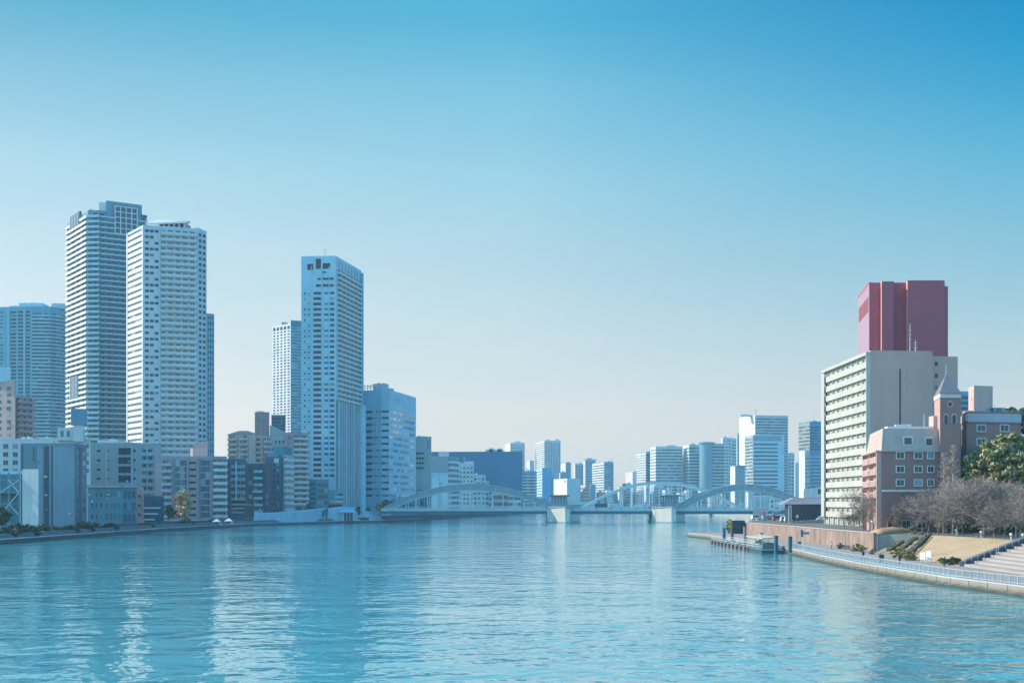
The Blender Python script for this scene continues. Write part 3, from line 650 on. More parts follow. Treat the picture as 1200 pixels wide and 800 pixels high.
# l: beige flats with hipped roof; stack tower behind
DS[0] = 1.25; b = Bld('apartment_building', 'beige flats with a low hipped roof standing behind the dark slate flats', 'building', [(267.5, 758), (292, 750), (300, 752)], 508, BEIGE, yref=1, back=20, parapet=0)
f = b.fac(0); f.balc(f.U(268), f.U(279), ZP(552, 755), b.top - .8, 7, 1.3, BEIGE, GLC, 2, .4, railmat=PALE); f.balc(f.U(281), f.U(291), ZP(552, 755), b.top - .8, 7, 1.3, BEIGE, GLC, 2, .4, railmat=PALE)
O = [p - b.o for p in b.outline(b.P, 20)]; c = sum(O, Vector()) / len(O); zt = b.top - b.base; mb = MB(); A = Vector((c.x - 3, c.y, zt + 2.6)); B2 = Vector((c.x + 3, c.y, zt + 2.6))
O = [Vector((p.x + (p.x - c.x) * .06, p.y + (p.y - c.y) * .06, zt + .02)) for p in O]
for i in range(len(O)): p, q = O[i], O[(i + 1) % len(O)]; mb.face([p, q, B2 if q.x > c.x else A] + ([A] if (p.x <= c.x < q.x) else [B2] if (p.x > c.x >= q.x) else []), PURP)
mb.face(O[::-1], PURP); mb.build('hipped_roof', b.root); b.fac(0).clutter(0, b.fac(0).L, b.base + 3, b.top - 3, 7, 10); b.done()
DS[0] = 1.25; b = Bld('apartment_building', 'beige stepped flats with dark recessed balconies, right of the hipped-roof flats', 'building', [(299, 752), (319, 757)], 511, BEIGE, back=14)
f = b.fac(0); f.balc(.3, f.L * .42, ZP(556, 755), b.top - .6, 7, 1.2, BEIGE, GLD, 1, .32, railmat=BEIGE); f.balc(f.L * .46, f.L - .3, ZP(556, 755), b.top - .6, 7, 1.3, BEIGE, GLC, 2, .42, railmat=PALE); b.fac(0).clutter(0, b.fac(0).L, b.base + 3, b.top - 3, 7, 11); b.done()
DS[0] = 1.2; b = Bld('lift_tower', 'grey ribbed lift tower rising behind the beige hipped-roof flats', 'tower', [(298.5, 820), (315.5, 820)], 484, PURP, back=9)
f = b.fac(0)
for k in range(6): f.slab('rib', f.L * k / 6 + .2, f.L * k / 6 + .7, b.top - 3.2, b.top - .2, .3, PALE)
f.slab('rib', f.L * .46, f.L * .5, b.base, b.top - 3.4, .25, PALE); b.mast(303, 481, 822, .3); b.mast(307, 481, 822, .3); b.done()
DS[0] = 1.22; b = Bld('sloped_roof_hall', 'white hall with a lean-to sloping roof in front of the slim grid tower', 'building', [(316, 800), (335, 803)], 512, OFFW, back=12, parapet=0)
mb = MB(); f = b.fac(0); p = b.P[0] - b.o; q = b.P[1] - b.o; zt = b.top - b.base; hh = ZP(498, 800) - b.top
mb.mesh8([(p.x, p.y, zt), (q.x, q.y, zt), (q.x, q.y + 12, zt), (p.x, p.y + 12, zt), (p.x, p.y, zt + hh), (q.x, q.y, zt + hh * .35), (q.x, q.y + 12, zt + hh * .35), (p.x, p.y + 12, zt + hh)], PALE); mb.build('sloped_roof', b.root)
f.grid(.5, f.L - .5, ZP(540, 800), b.top - .5, 4, 3, .5, .4, None, GLC, 0); b.done()
# m: purple-grey flats with white balconies
DS[0] = 1.25; b = Bld('apartment_building', 'mauve-grey flats with long white balcony bands in front of the lone masted tower', 'building', [(333, 715), (344, 713), (361.5, 719)], 508, PURP, yref=1, back=14)
f = b.fac(1); f.balc(.2, f.L - .2, ZP(592, 713), b.top - .4, 13, 1.3, PURP, GLD, 2, .42, railmat=PALE); f = b.fac(0); f.grid(f.L * .3, f.L * .9, ZP(592, 713), b.top - .6, 1, 13, .3, .3, None, GLD, 0); b.fac(0).clutter(0, b.fac(0).L, b.base + 3, b.top - 3, 7, 12); b.done()
DS[0] = 1.29; b = Bld('canopy_pavilion', 'teal flat-roofed pavilion below the mauve-grey flats', 'building', [(347, 700), (371, 699), (385, 702)], 563, TEAL, yref=1, back=12)
f = b.fac(0); f.bands(.5, f.L - .5, ZP(592, 700), b.top - .6, 5, .5, GLC, 6); f = b.fac(1); f.bands(.5, f.L - .5, ZP(592, 700), b.top - .6, 4, .6, GLB, 3); b.done()
DS[0] = 1.2; b = Bld('glass_pavilion', 'small pale glass-fronted pavilion at the base of the lone masted tower', 'building', [(383, 770), (403, 770)], 575, CYANW, back=10); f = b.fac(0); f.bands(f.L * .4, f.L - .6, ZP(588, 770), b.top - .8, 2, .55, GLC, 4, sp=LBLUE); b.done()
DS[0] = 1.2; b = Bld('shop_building', 'low pinkish shop front under the small glass pavilion', 'shop', [(369, 758), (402, 758)], 587, MAUVE, back=8); f = b.fac(0); f.slab('canopy', 0.1, f.L - .1, b.top - .9, b.top - .4, 1.2, OFFW); f.bands(.5, f.L - .5, b.base + .4, b.top - 1.2, 1, .8, GLD, 8); b.done()
DS[0] = 1.1; b = Bld('office_block', 'cream office with a dark vertical slit near its top, left of the arch bridge', 'building', [(486, 1000), (505.5, 996)], 512.5, wall((.52, .52, .50)), yref=1, back=16)
f = b.fac(0); f.slab('vertical_slot', f.U(500.8), f.U(502.8), f.Z(525, 501), f.Z(516, 501), .08, GREYB); f.grid(f.U(487), f.U(497), ZP(551, 998), ZP(528, 998), 3, 4, .8, .4, None, GLD, 0); b.plant(488, 500, 511, 1004, PALE, 5); b.done()

# p..: behind the left half of the bridge
DS[0] = 1.265; b = Bld('apartment_building', 'flats with a blank grey sign wall behind the left arch', 'building', [(503, 950), (525.3, 946), (538, 966)], 535.5, GREYB, yref=1, back=14)
f = b.fac(0); f.slab('sign_panel', .02, f.L - .05, ZP(553, 946), b.top - .2, .3, wall((.20, .30, .37), .6, .05, 0)); f.slab('wall_panel', 0.02, f.L - .05, b.base, ZP(553, 946) - .3, .1, LBLUE); f.grid(f.L * .45, f.L - .5, ZP(590, 946), ZP(554, 946), 3, 6, .8, .4, None, GLC, 0)
f = b.fac(1); f.balc(.4, f.L - .2, ZP(594, 946), b.top - .6, 9, 1.3, PALE, GLD, 3, .44, railmat=WHITE); b.plant(514, 526, 529.5, 952, OFFW, 6); b.mast(518, 523, 955, .2); b.fac(0).clutter(0, b.fac(0).L, b.base + 3, b.top - 3, 7, 13); b.done()
DS[0] = 1.37; b = Bld('apartment_building', 'white stepped flats with small dark windows, right of the grey sign wall', 'building', [(537, 975), (555.5, 972)], 543, OFFW, yref=1, back=12)
f = b.fac(0); f.grid(.5, f.L - .5, ZP(592, 972), b.top - 2, 4, 9, .5, .4, None, GLC, 0); b.plant(545, 555, 540.5, 978, PALE, 5); b.mast(544, 535, 978, .2); b.fac(0).clutter(0, b.fac(0).L, b.base + 3, b.top - 3, 7, 14); b.done()
DS[0] = 1.42; b = Bld('apartment_building', 'low white flats stepping down behind the crown of the left arch', 'building', [(554, 985), (569, 985)], 557, PALE, back=10)
f = b.fac(0); f.grid(.5, f.L - .5, ZP(592, 985), b.top - 1, 3, 6, .6, .4, None, GLC, 0); b.plant(556, 560, 555, 988, WHITE, 3); b.fac(0).clutter(0, b.fac(0).L, b.base + 3, b.top - 3, 7, 15); b.done()
DS[0] = 1.45; b = Bld('apartment_building', 'short pale block with rounded corner behind the left arch crown', 'building', [(554, 970), (573, 970)], 564.5, LBLUE, back=10); f = b.fac(0); f.bands(.5, f.L - .5, ZP(592, 970), b.top - .6, 5, .45, GLC, 6); b.fac(0).clutter(0, b.fac(0).L, b.base + 3, b.top - 3, 7, 16); b.done()
NAVYF = wall((.002, .13, .25), .5, .06, .03)
DS[0] = 1.28; b = Bld('data_centre', 'large windowless navy-blue block behind the left arch of the bridge', 'building', [(504, 1290), (612, 1280)], 529.5, NAVYF, yref=1, back=40)
f = b.fac(0)
for p in (576, 540): f.slab('panel_joint', f.U(p) - .25, f.U(p) + .25, b.base, b.top - .5, .2, DKBL)
for p0, p1, y in ((569, 590, 526.5), (573, 578, 525), (583, 588, 525.3)): b.plant(p0, p1, y, 1296, PALE, 8)
b.done()
DS[0] = 1.0
rr = random.Random(5)
for k, (p0, p1, y, m, lab) in enumerate([(560, 578, 580, BEIGE, 'low beige shed seen between the hangers of the left arch'), (577, 596, 578, MAUVE, 'low pink-roofed hall behind the middle hangers of the left arch'), (594, 611, 579.5, PALE, 'low pale glazed hall behind the right hangers of the left arch'), (610, 640, 583, GREYB, 'low grey quay building behind the right end of the left arch'), (466, 486, 583, BLUEG, 'low blue-grey building under the left foot of the arch'), (486, 503, 575, TEAL, 'teal low block below the cream office beside the bridge')]):
    dq = (1420, 1520, 1630, 2000, 1000, 1085)[k]; DS[0] = 1.0
    b = Bld('quay_building', lab, 'building', [(p0, dq), (p1, dq)], y, m, back=10); f = b.fac(0); f.bands(.5, f.L - .5, ZP(594, dq), b.top - .7, 2, .5, GLC, 5); f.slab('canopy', 0.1, f.L - .1, b.top - .6, b.top - .2, 1, OFFW); b.done()

# ------------------------------------------------------------------ the arch bridge across the river
BLUEM = plain((.20, .26, .30), .5, 0, 'bridge_paint'); BLUEL = plain((.44, .48, .50), .5, 0, 'bridge_paint_light'); STONE = wall((.60, .54, .48), .8, .15, .12); STONED = wall((.28, .30, .32), .8, .15, .12)
BD = 870.0; bw = 24.0
br = empty('arch_bridge', (XY(700, BD)[0], BD, 0), 'long blue-grey steel bridge with two tied arches and two stone piers', 'bridge')
bo = Vector((XY(700, BD)[0], BD, 0))
def bx_(mb, X0, X1, y0, y1, z0, z1, m): mb.box(X0 - bo.x, X1 - bo.x, y0, y1, z0, z1, m)
XA, XP1a, XP1b, XP2a, XP2b, XB = [XY(p, BD)[0] for p in (458, 641, 680, 764, 803, 947)]
ZD = 8.2                                                    # road level
mb = MB()
bx_(mb, XA - 6, XB + 40, 0, bw, 6.6, ZD, BLUEM); bx_(mb, XA - 6, XB + 40, .5, 1.1, 5.2, 6.6, plain((.07, .13, .18), .6)); bx_(mb, XA - 6, XB + 40, bw - 1.1, bw - .5, 5.2, 6.6, plain((.07, .13, .18), .6))
bx_(mb, XA - 6, XB + 40, -.35, 0, 7.2, ZD + .25, BLUEL); mb.build('deck', br, bo)
for ch in br.children: ch.location = (0, 0, 0)
n = 40
mb = MB()
for y in (.1, bw - .2):
    bx_(mb, XA - 5, XB + 35, y, y + .1, ZD + 1.05, ZD + 1.2, BLUEL); bx_(mb, XA - 5, XB + 35, y, y + .1, ZD + .6, ZD + .7, BLUEL)
    X = XA - 5
    while X < XB + 35: bx_(mb, X, X + .16, y + .005, y + .095, ZD, ZD + 1.05, BLUEL); X += 1.8
mb.build('railing', br)
for k in range(46):
    X = XA + (XB - XA) * k / 45; mb = MB(); bx_(mb, X - .2, X + .2, 1.2, bw - 1.2, 5.3, 6.59, BLUEM); mb.build('cross_girder', br)
def arch(X0, X1, rise, zb, y, dep, name, mat, matl, parent, o, hang=9, wid=1.0, n=28, zd=ZD, hname='hanger', skew=1.0):
    pts = []
    for i in range(n + 1):
        t = i / n; pts.append((X0 + (X1 - X0) * t - o.x, zb + rise * (4 * t * (1 - t)) ** skew))
    mb = MB()
    for i in range(n):
        (xa, za), (xb, zb_) = pts[i], pts[i + 1]
        q = lambda x, z, e: (x, y + e, z)
        da = dep * (.75 + .25 * math.sin(math.pi * i / n)); db = dep * (.75 + .25 * math.sin(math.pi * (i + 1) / n))
        mb.mesh8([q(xa, za - da, 0), q(xb, zb_ - db, 0), q(xb, zb_ - db, wid), q(xa, za - da, wid), q(xa, za, 0), q(xb, zb_, 0), q(xb, zb_, wid), q(xa, za, wid)], mat)
        mb.mesh8([q(xa, za + .003, -.35), q(xb, zb_ + .003, -.35), q(xb, zb_ + .003, wid + .35), q(xa, za + .003, wid + .35), q(xa, za + .3, -.35), q(xb, zb_ + .3, -.35), q(xb, zb_ + .3, wid + .35), q(xa, za + .3, wid + .35)], matl)
        mb.mesh8([q(xa, za - da - .3, -.25), q(xb, zb_ - db - .3, -.25), q(xb, zb_ - db - .3, wid + .25), q(xa, za - da - .3, wid + .25), q(xa, za - da - .003, -.25), q(xb, zb_ - db - .003, -.25), q(xb, zb_ - db - .003, wid + .25), q(xa, za - da - .003, wid + .25)], matl)
        if i % 2 == 0: mb.box(xa - .12, xa + .12, y - .12, y, za - da + .02, za - .02, matl)
    mb.build(name, parent)
    for k in range(1, hang + 1):
        i = k / (hang + 1); z = zb + rise * (4 * i * (1 - i)) ** skew - dep * (.75 + .25 * math.sin(math.pi * i)) - .3
        if z - zd < 1: continue
        x = X0 + (X1 - X0) * i - o.x; mb = MB(); mb.box(x - .28, x + .28, y + wid * .3, y + wid * .7, zd, z, matl); mb.build(hname, parent)
for y in (1.0, bw - 2): arch(XA - 4, XP1a + 6, 14.2, 9.3, y, 3.6, 'arch_rib', BLUEM, BLUEL, br, bo, 15)
for y in (1.0, bw - 2): arch(XP2b - 3, XB + 2, 13.9, 9.5, y, 3.6, 'arch_rib', BLUEM, BLUEL, br, bo, 12)
for (X0, X1, rise) in ((XA - 4, XP1a + 6, 14.2), (XP2b - 3, XB + 2, 13.9)):
    for k in range(3, 10):
        t = k / 12; z = 9.3 + rise * 4 * t * (1 - t); mb = MB(); mb.bar((X0 + (X1 - X0) * t - bo.x, 2.05, z - .5), (X0 + (X1 - X0) * t - bo.x, bw - 2.05, z - .5), .5, .7, BLUEM); mb.build('wind_brace', br)
def pier(Xa, Xb):
    mb = MB(); x0, x1 = Xa - bo.x, Xb - bo.x; f = .7; w = x1 - x0
    poly = [(x0, 8), (x0, -1), (x0 + w * .52, -12), (x0 + w * .66, -12), (x0 + w * .70, -6), (x0 + w * .70, .8), (x1, 1.2), (x1, bw - 3), (x0 + 3, bw + 1), (x0, bw - 4)]
    mb.prism(poly, -4, 8.9, STONE); p2 = [(x + (.4 if x > x0 + w * .5 else -.4), y + (-.4 if y < 5 else .4)) for x, y in poly]
    mb.prism(p2, 8.903, 9.9, STONED); mb.prism([(x + (.5 if x > x0 + w * .5 else -.5), y + (-.5 if y < 5 else .5)) for x, y in poly], -4, .7, STONED); mb.build('pier', br)
pier(XP1a, XP1b); pier(XP2a, XP2b)
def house(Xa, Xb, y):
    mb = MB(); x0, x1 = Xa - bo.x, Xb - bo.x
    mb.box(x0 - .4, x1 + .4, y - .4, y + 5.4, 16.1, 16.9, plain((.09, .16, .20), .6)); mb.box(x0 + .6, x1 - .6, y + .4, y + 4.6, 9.9, 12.4, BLUEM)
    mb.box(x0 + 1.2, x1 - 1.2, y + 1, y + 4, 12.4, 16.1, plain((.10, .20, .26), .6))
    for k in range(7): X = x0 + .2 + (x1 - x0 - .4) * k / 6; mb.box(X - .17, X + .17, y, y + .3, 12.4, 16.1, BLUEL)
    mb.box(x0, x1, y - .1, y, 13.4, 13.6, BLUEL); mb.build('control_house', br)
for a_, b_ in ((645, 667), (779, 798)):
    for y in (.3, bw - 5.5): house(XY(a_, BD)[0], XY(b_, BD)[0], y)
# vehicles crossing the middle span
def lorry(X, y, L, hh, col, label):
    r = empty('lorry', (X, BD + y, ZD), label, 'lorry', 'vehicles crossing the bridge'); mb = MB(); mb.box(-L / 2, L / 2 - 2.2, -1.2, 1.2, .9, hh, col); mb.build('cargo_box', r)
    mb = MB(); mb.prism([(L / 2 - 2.1, -1.15), (L / 2, -1.1), (L / 2, 1.1), (L / 2 - 2.1, 1.15)], .6, hh * .8, plain((.5, .52, .55), .4)); mb.box(L / 2 - 1.2, L / 2 + .03, -1, 1, hh * .45, hh * .72, GLD); mb.build('cab', r)
    for wx in (-L / 2 + 1.3, L / 2 - 1.1):
        for wy in (-1.05, 1.05): mb = MB(); mb.tube((wx, wy - .13, .5), (wx, wy + .13, .5), .5, .5, DARK, 12); mb.build('wheel', r)
for X, y, L, hh, c, l in ((XY(707, BD)[0], 5, 10, 3.4, DKBL, 'dark box lorry on the left part of the middle span'), (XY(723, BD)[0], 7, 9, 3.3, PALE, 'pale box lorry just behind the dark one on the middle span'), (XY(752, BD)[0], 6, 8, 2.9, WHITE, 'small white box lorry near the right end of the middle span'), (XY(845, BD)[0], 6, 9, 3.2, OFFW, 'white lorry under the left foot of the right arch')): lorry(X, y, L, hh, c, l)
LP = [(470 + 27 * k, 'slim street lamp on the bridge deck, %s from the left' % o_) for k, o_ in enumerate('first second third fourth fifth sixth seventh eighth ninth tenth eleventh twelfth thirteenth fourteenth fifteenth sixteenth seventeenth'.split())]
for px, lab in LP:
    r = empty('street_lamp', (XY(px, BD)[0], BD + .9, ZD), lab, 'street lamp', 'lamp posts on the bridge'); mb = MB(); mb.tube((0, 0, 0), (0, 0, 8.5), .13, .08, BLUEL, 8); mb.bar((0, 0, 8.5), (1.6, 0, 8.8), .1, .1, BLUEL); mb.build('pole', r); mb = MB(); mb.box(1.2, 2.0, -.15, .15, 8.65, 8.8, PALE); mb.build('lamp_head', r)

# ------------------------------------------------------------------ second, farther arch bridge
b2 = empty('arch_bridge', (XY(775, 1400)[0], 1400, 0), 'slender pale single-arch bridge farther downstream behind the middle span', 'bridge'); b2o = Vector((XY(775, 1400)[0], 1400, 0))
A0, A1 = XY(684, 1400)[0], XY(868, 1400)[0]
for y in (0, 26): arch(A0, A1, 25.5, 7.5, y, 1.9, 'arch_rib', BLUEL, plain((.55, .62, .65), .5), b2, b2o, 15, 1.6, 30, 8.0)
mb = MB(); mb.box(A0 - 60 - b2o.x, A1 + 60 - b2o.x, 0, 28, 6.3, 8.0, BLUEL); mb.build('deck', b2)
for X in (A0 - 2, A1 + 2): mb = MB(); mb.box(X - b2o.x - 3, X - b2o.x + 3, 1, 27, -4, 6.29, STONE); mb.build('pier', b2)

# ------------------------------------------------------------------ far city beyond the bridge
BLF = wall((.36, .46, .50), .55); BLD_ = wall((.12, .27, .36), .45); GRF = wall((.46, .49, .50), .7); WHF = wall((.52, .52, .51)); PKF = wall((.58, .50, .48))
def tower(name, label, xl, xc, xr, ytop, d, lm, rm, a=10, lk=None, rk=None, nf=20, ybot=590, base=3, cat='tower', plant=None, back=14, mast=None):  # paler left wall, bluer right wall: sun and shade put into the colour
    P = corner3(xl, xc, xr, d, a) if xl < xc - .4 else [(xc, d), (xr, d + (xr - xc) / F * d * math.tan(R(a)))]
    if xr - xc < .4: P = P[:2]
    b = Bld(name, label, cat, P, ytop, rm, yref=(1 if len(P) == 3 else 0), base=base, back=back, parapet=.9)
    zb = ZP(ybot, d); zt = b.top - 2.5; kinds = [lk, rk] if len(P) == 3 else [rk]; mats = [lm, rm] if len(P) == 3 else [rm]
    for i, (k, m) in enumerate(zip(kinds, mats)):
        f = b.fac(i)
        if m is not rm: f.slab('wall_panel', .01, f.L - .01, base, b.top - .2, .12, m); 
        if k == 'bands': f.bands(.6, f.L - .6, zb, zt, nf, .42, GLC, max(3, int(f.L / 5)), spname='spandrel') if m is rm else bandproud(f, zb, zt, nf, GLC)
        elif k == 'dbands': bandproud(f, zb, zt, nf, GLB)
        elif k == 'grid': gridproud(f, zb, zt, nf)
        elif k == 'balc': f.balc(.3, f.L - .3, zb, zt, nf, 1.2, m, GLD, max(2, int(f.L / 7)), .4, railmat=PALE)
        elif k == 'fins':
            n = max(4, int(f.L / 2.2))
            for q in range(n): f.slab('fin', f.L * (q + .25) / n, f.L * (q + .6) / n, zb - 10, zt, .5, PALE)
    if not plant and xr - xl > 5:
        q = random.Random(int(xl * 3 + ytop)); p0 = xc + (xr - xc) * q.uniform(.1, .45); plant = [(p0, p0 + (xr - xc) * q.uniform(.2, .45), ytop - q.uniform(.8, 2.2))]
        if q.random() < .5 and not mast: mast = (xc + (xr - xc) * q.uniform(.2, .8), ytop - q.uniform(3, 6))
    if plant:
        for (p0, p1, y) in plant: b.plant(p0, p1, y, d + 8, GRF, 8)
    if mast: b.mast(mast[0], mast[1], d + 5, .5)
    return b.done(), b
def bandproud(f, zb, zt, nf, gm):
    ch = (zt - zb) / nf; n = max(3, int(f.L / 5)); w = f.L - 1.2; pw = w / n
    def make(mb):
        for i in range(n): mb.box(-w / 2 + pw * i + .1, -w / 2 + pw * (i + 1) - .1, -.2, 0, 0, ch * .42, gm)
    for j in reversed(range(nf)): f.put('window_band', ('bp', round(w, 1), round(ch, 2), gm.name), make, f.L / 2, zb + ch * j + ch * .3)
def gridproud(f, zb, zt, nf):
    nx = max(2, int(f.L / 4.5)); ch = (zt - zb) / nf; cw = (f.L - 1) / nx
    def make(mb):
        for i in range(nx): x = -f.L / 2 + .5 + cw * i; mb.box(x + cw * .2, x + cw * .8, -.2, 0, 0, ch * .5, GLC)
    for j in reversed(range(nf)): f.put('window_band', ('gp', round(f.L, 1), round(ch, 2)), make, f.L / 2, zb + ch * j + ch * .3)
T = tower
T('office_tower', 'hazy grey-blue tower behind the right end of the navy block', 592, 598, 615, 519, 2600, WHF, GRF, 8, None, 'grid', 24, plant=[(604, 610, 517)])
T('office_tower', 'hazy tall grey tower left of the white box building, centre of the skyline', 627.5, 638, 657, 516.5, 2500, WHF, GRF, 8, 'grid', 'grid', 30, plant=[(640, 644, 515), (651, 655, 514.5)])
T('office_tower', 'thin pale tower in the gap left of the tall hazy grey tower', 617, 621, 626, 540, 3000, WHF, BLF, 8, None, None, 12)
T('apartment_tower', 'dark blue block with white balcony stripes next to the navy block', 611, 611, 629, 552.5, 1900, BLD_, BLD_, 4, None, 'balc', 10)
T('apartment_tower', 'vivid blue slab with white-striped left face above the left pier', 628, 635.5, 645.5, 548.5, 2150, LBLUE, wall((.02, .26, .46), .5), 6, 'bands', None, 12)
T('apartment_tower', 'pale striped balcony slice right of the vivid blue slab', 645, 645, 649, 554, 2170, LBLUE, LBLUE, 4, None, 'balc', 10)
T('storage_building', 'white box building with a grey-shaded right face above the left pier', 648, 664.5, 680.5, 561, 2265, OFFW, PALE, 14, None, None, 6, cat='warehouse', plant=[(657, 659, 560)])
T('office_tower', 'small pale tower with a blue-shaded right face behind the white box building', 655, 663, 669, 542, 2800, WHF, BLD_, 8, None, None, 14)
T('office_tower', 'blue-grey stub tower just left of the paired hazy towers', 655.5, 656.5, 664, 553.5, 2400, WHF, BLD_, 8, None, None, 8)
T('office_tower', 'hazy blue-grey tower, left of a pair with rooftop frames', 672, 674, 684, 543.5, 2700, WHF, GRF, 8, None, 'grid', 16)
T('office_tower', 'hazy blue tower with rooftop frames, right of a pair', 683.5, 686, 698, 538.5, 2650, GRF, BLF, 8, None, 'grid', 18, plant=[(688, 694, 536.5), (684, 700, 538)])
T('apartment_tower', 'white banded tower with a plain blue-shaded right face at mid skyline', 694, 708, 719, 541.5, 2290, WHF, BLD_, 8, 'bands', 'grid', 16)
T('office_block', 'short pinkish banded block with a dark blue-shaded right face', 678, 692, 698, 568, 2262, PKF, BLD_, 10, 'bands', None, 5, cat='building')
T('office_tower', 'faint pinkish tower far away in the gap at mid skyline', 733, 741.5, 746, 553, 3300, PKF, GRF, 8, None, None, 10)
T('apartment_tower', 'white grid tower with a blue-shaded right face beside the wide banded office', 746, 757, 763, 530, 2420, WHF, BLD_, 8, 'grid', 'dbands', 20, plant=[(758, 762, 528.5)])
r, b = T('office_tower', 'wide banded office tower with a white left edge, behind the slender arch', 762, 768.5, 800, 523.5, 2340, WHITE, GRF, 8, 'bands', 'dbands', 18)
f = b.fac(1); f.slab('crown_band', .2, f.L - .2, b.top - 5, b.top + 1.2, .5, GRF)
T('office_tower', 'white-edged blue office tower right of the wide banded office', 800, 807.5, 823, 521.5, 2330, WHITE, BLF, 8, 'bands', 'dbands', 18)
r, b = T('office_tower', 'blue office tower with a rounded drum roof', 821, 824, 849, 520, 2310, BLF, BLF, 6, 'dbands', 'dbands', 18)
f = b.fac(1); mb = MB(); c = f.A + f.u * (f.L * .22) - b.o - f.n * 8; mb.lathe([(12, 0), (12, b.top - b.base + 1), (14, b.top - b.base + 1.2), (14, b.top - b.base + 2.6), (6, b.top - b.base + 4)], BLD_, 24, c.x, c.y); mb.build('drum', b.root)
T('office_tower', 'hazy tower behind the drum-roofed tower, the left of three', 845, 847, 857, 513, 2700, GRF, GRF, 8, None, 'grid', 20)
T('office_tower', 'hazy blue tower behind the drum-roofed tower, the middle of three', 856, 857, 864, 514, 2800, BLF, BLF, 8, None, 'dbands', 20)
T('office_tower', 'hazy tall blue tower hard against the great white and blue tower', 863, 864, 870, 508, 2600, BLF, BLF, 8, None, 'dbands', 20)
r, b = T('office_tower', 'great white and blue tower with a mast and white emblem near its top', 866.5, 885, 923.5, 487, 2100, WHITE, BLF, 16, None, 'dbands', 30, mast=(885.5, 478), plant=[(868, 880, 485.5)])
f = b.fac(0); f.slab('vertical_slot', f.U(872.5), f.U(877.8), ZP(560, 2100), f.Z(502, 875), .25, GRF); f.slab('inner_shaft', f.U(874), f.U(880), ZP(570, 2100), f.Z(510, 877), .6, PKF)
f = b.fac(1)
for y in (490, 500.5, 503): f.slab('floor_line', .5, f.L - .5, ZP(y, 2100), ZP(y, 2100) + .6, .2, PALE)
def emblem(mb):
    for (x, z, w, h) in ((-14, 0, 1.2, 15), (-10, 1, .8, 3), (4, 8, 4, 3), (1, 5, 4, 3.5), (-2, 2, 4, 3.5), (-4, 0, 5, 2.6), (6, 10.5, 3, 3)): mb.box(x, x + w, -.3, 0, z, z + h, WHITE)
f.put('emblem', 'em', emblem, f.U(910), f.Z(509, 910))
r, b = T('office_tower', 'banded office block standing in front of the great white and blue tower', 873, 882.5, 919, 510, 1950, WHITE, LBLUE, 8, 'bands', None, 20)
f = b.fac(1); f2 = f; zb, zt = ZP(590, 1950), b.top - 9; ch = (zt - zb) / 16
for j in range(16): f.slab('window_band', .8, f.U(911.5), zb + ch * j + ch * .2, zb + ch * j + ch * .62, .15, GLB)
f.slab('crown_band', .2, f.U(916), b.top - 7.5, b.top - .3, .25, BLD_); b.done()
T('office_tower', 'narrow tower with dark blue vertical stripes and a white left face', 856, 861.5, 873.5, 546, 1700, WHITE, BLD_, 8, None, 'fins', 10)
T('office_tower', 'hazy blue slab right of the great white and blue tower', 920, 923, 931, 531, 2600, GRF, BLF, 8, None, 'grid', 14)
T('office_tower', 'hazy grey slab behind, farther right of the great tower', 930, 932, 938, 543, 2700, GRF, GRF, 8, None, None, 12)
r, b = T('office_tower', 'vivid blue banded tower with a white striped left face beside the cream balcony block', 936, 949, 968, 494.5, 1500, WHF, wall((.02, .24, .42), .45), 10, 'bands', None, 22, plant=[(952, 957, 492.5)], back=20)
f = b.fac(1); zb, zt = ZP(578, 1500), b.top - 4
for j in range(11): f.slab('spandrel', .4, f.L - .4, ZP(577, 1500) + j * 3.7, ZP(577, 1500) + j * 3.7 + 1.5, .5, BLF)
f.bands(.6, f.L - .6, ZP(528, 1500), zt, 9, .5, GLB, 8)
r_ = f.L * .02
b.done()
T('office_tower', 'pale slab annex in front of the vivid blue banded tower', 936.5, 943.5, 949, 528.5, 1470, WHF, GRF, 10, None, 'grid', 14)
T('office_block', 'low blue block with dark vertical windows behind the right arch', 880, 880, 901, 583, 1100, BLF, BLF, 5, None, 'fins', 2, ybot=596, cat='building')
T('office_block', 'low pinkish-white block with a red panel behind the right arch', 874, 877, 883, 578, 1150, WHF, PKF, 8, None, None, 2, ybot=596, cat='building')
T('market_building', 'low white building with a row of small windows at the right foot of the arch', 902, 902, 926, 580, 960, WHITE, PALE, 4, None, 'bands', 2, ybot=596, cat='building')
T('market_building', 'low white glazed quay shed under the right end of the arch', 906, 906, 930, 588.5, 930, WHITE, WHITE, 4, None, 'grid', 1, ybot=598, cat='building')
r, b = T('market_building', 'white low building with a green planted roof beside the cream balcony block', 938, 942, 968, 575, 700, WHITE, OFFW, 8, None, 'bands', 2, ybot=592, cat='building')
mb = MB(); p = b.P[1] - b.o; mb.box(p.x + 2, p.x + 9, p.y + 1, p.y + 8, b.top - 4.5, b.top - 3.0 + .9, plain((.05, .12, .04), .9)); mb.build('roof_planting', b.root)
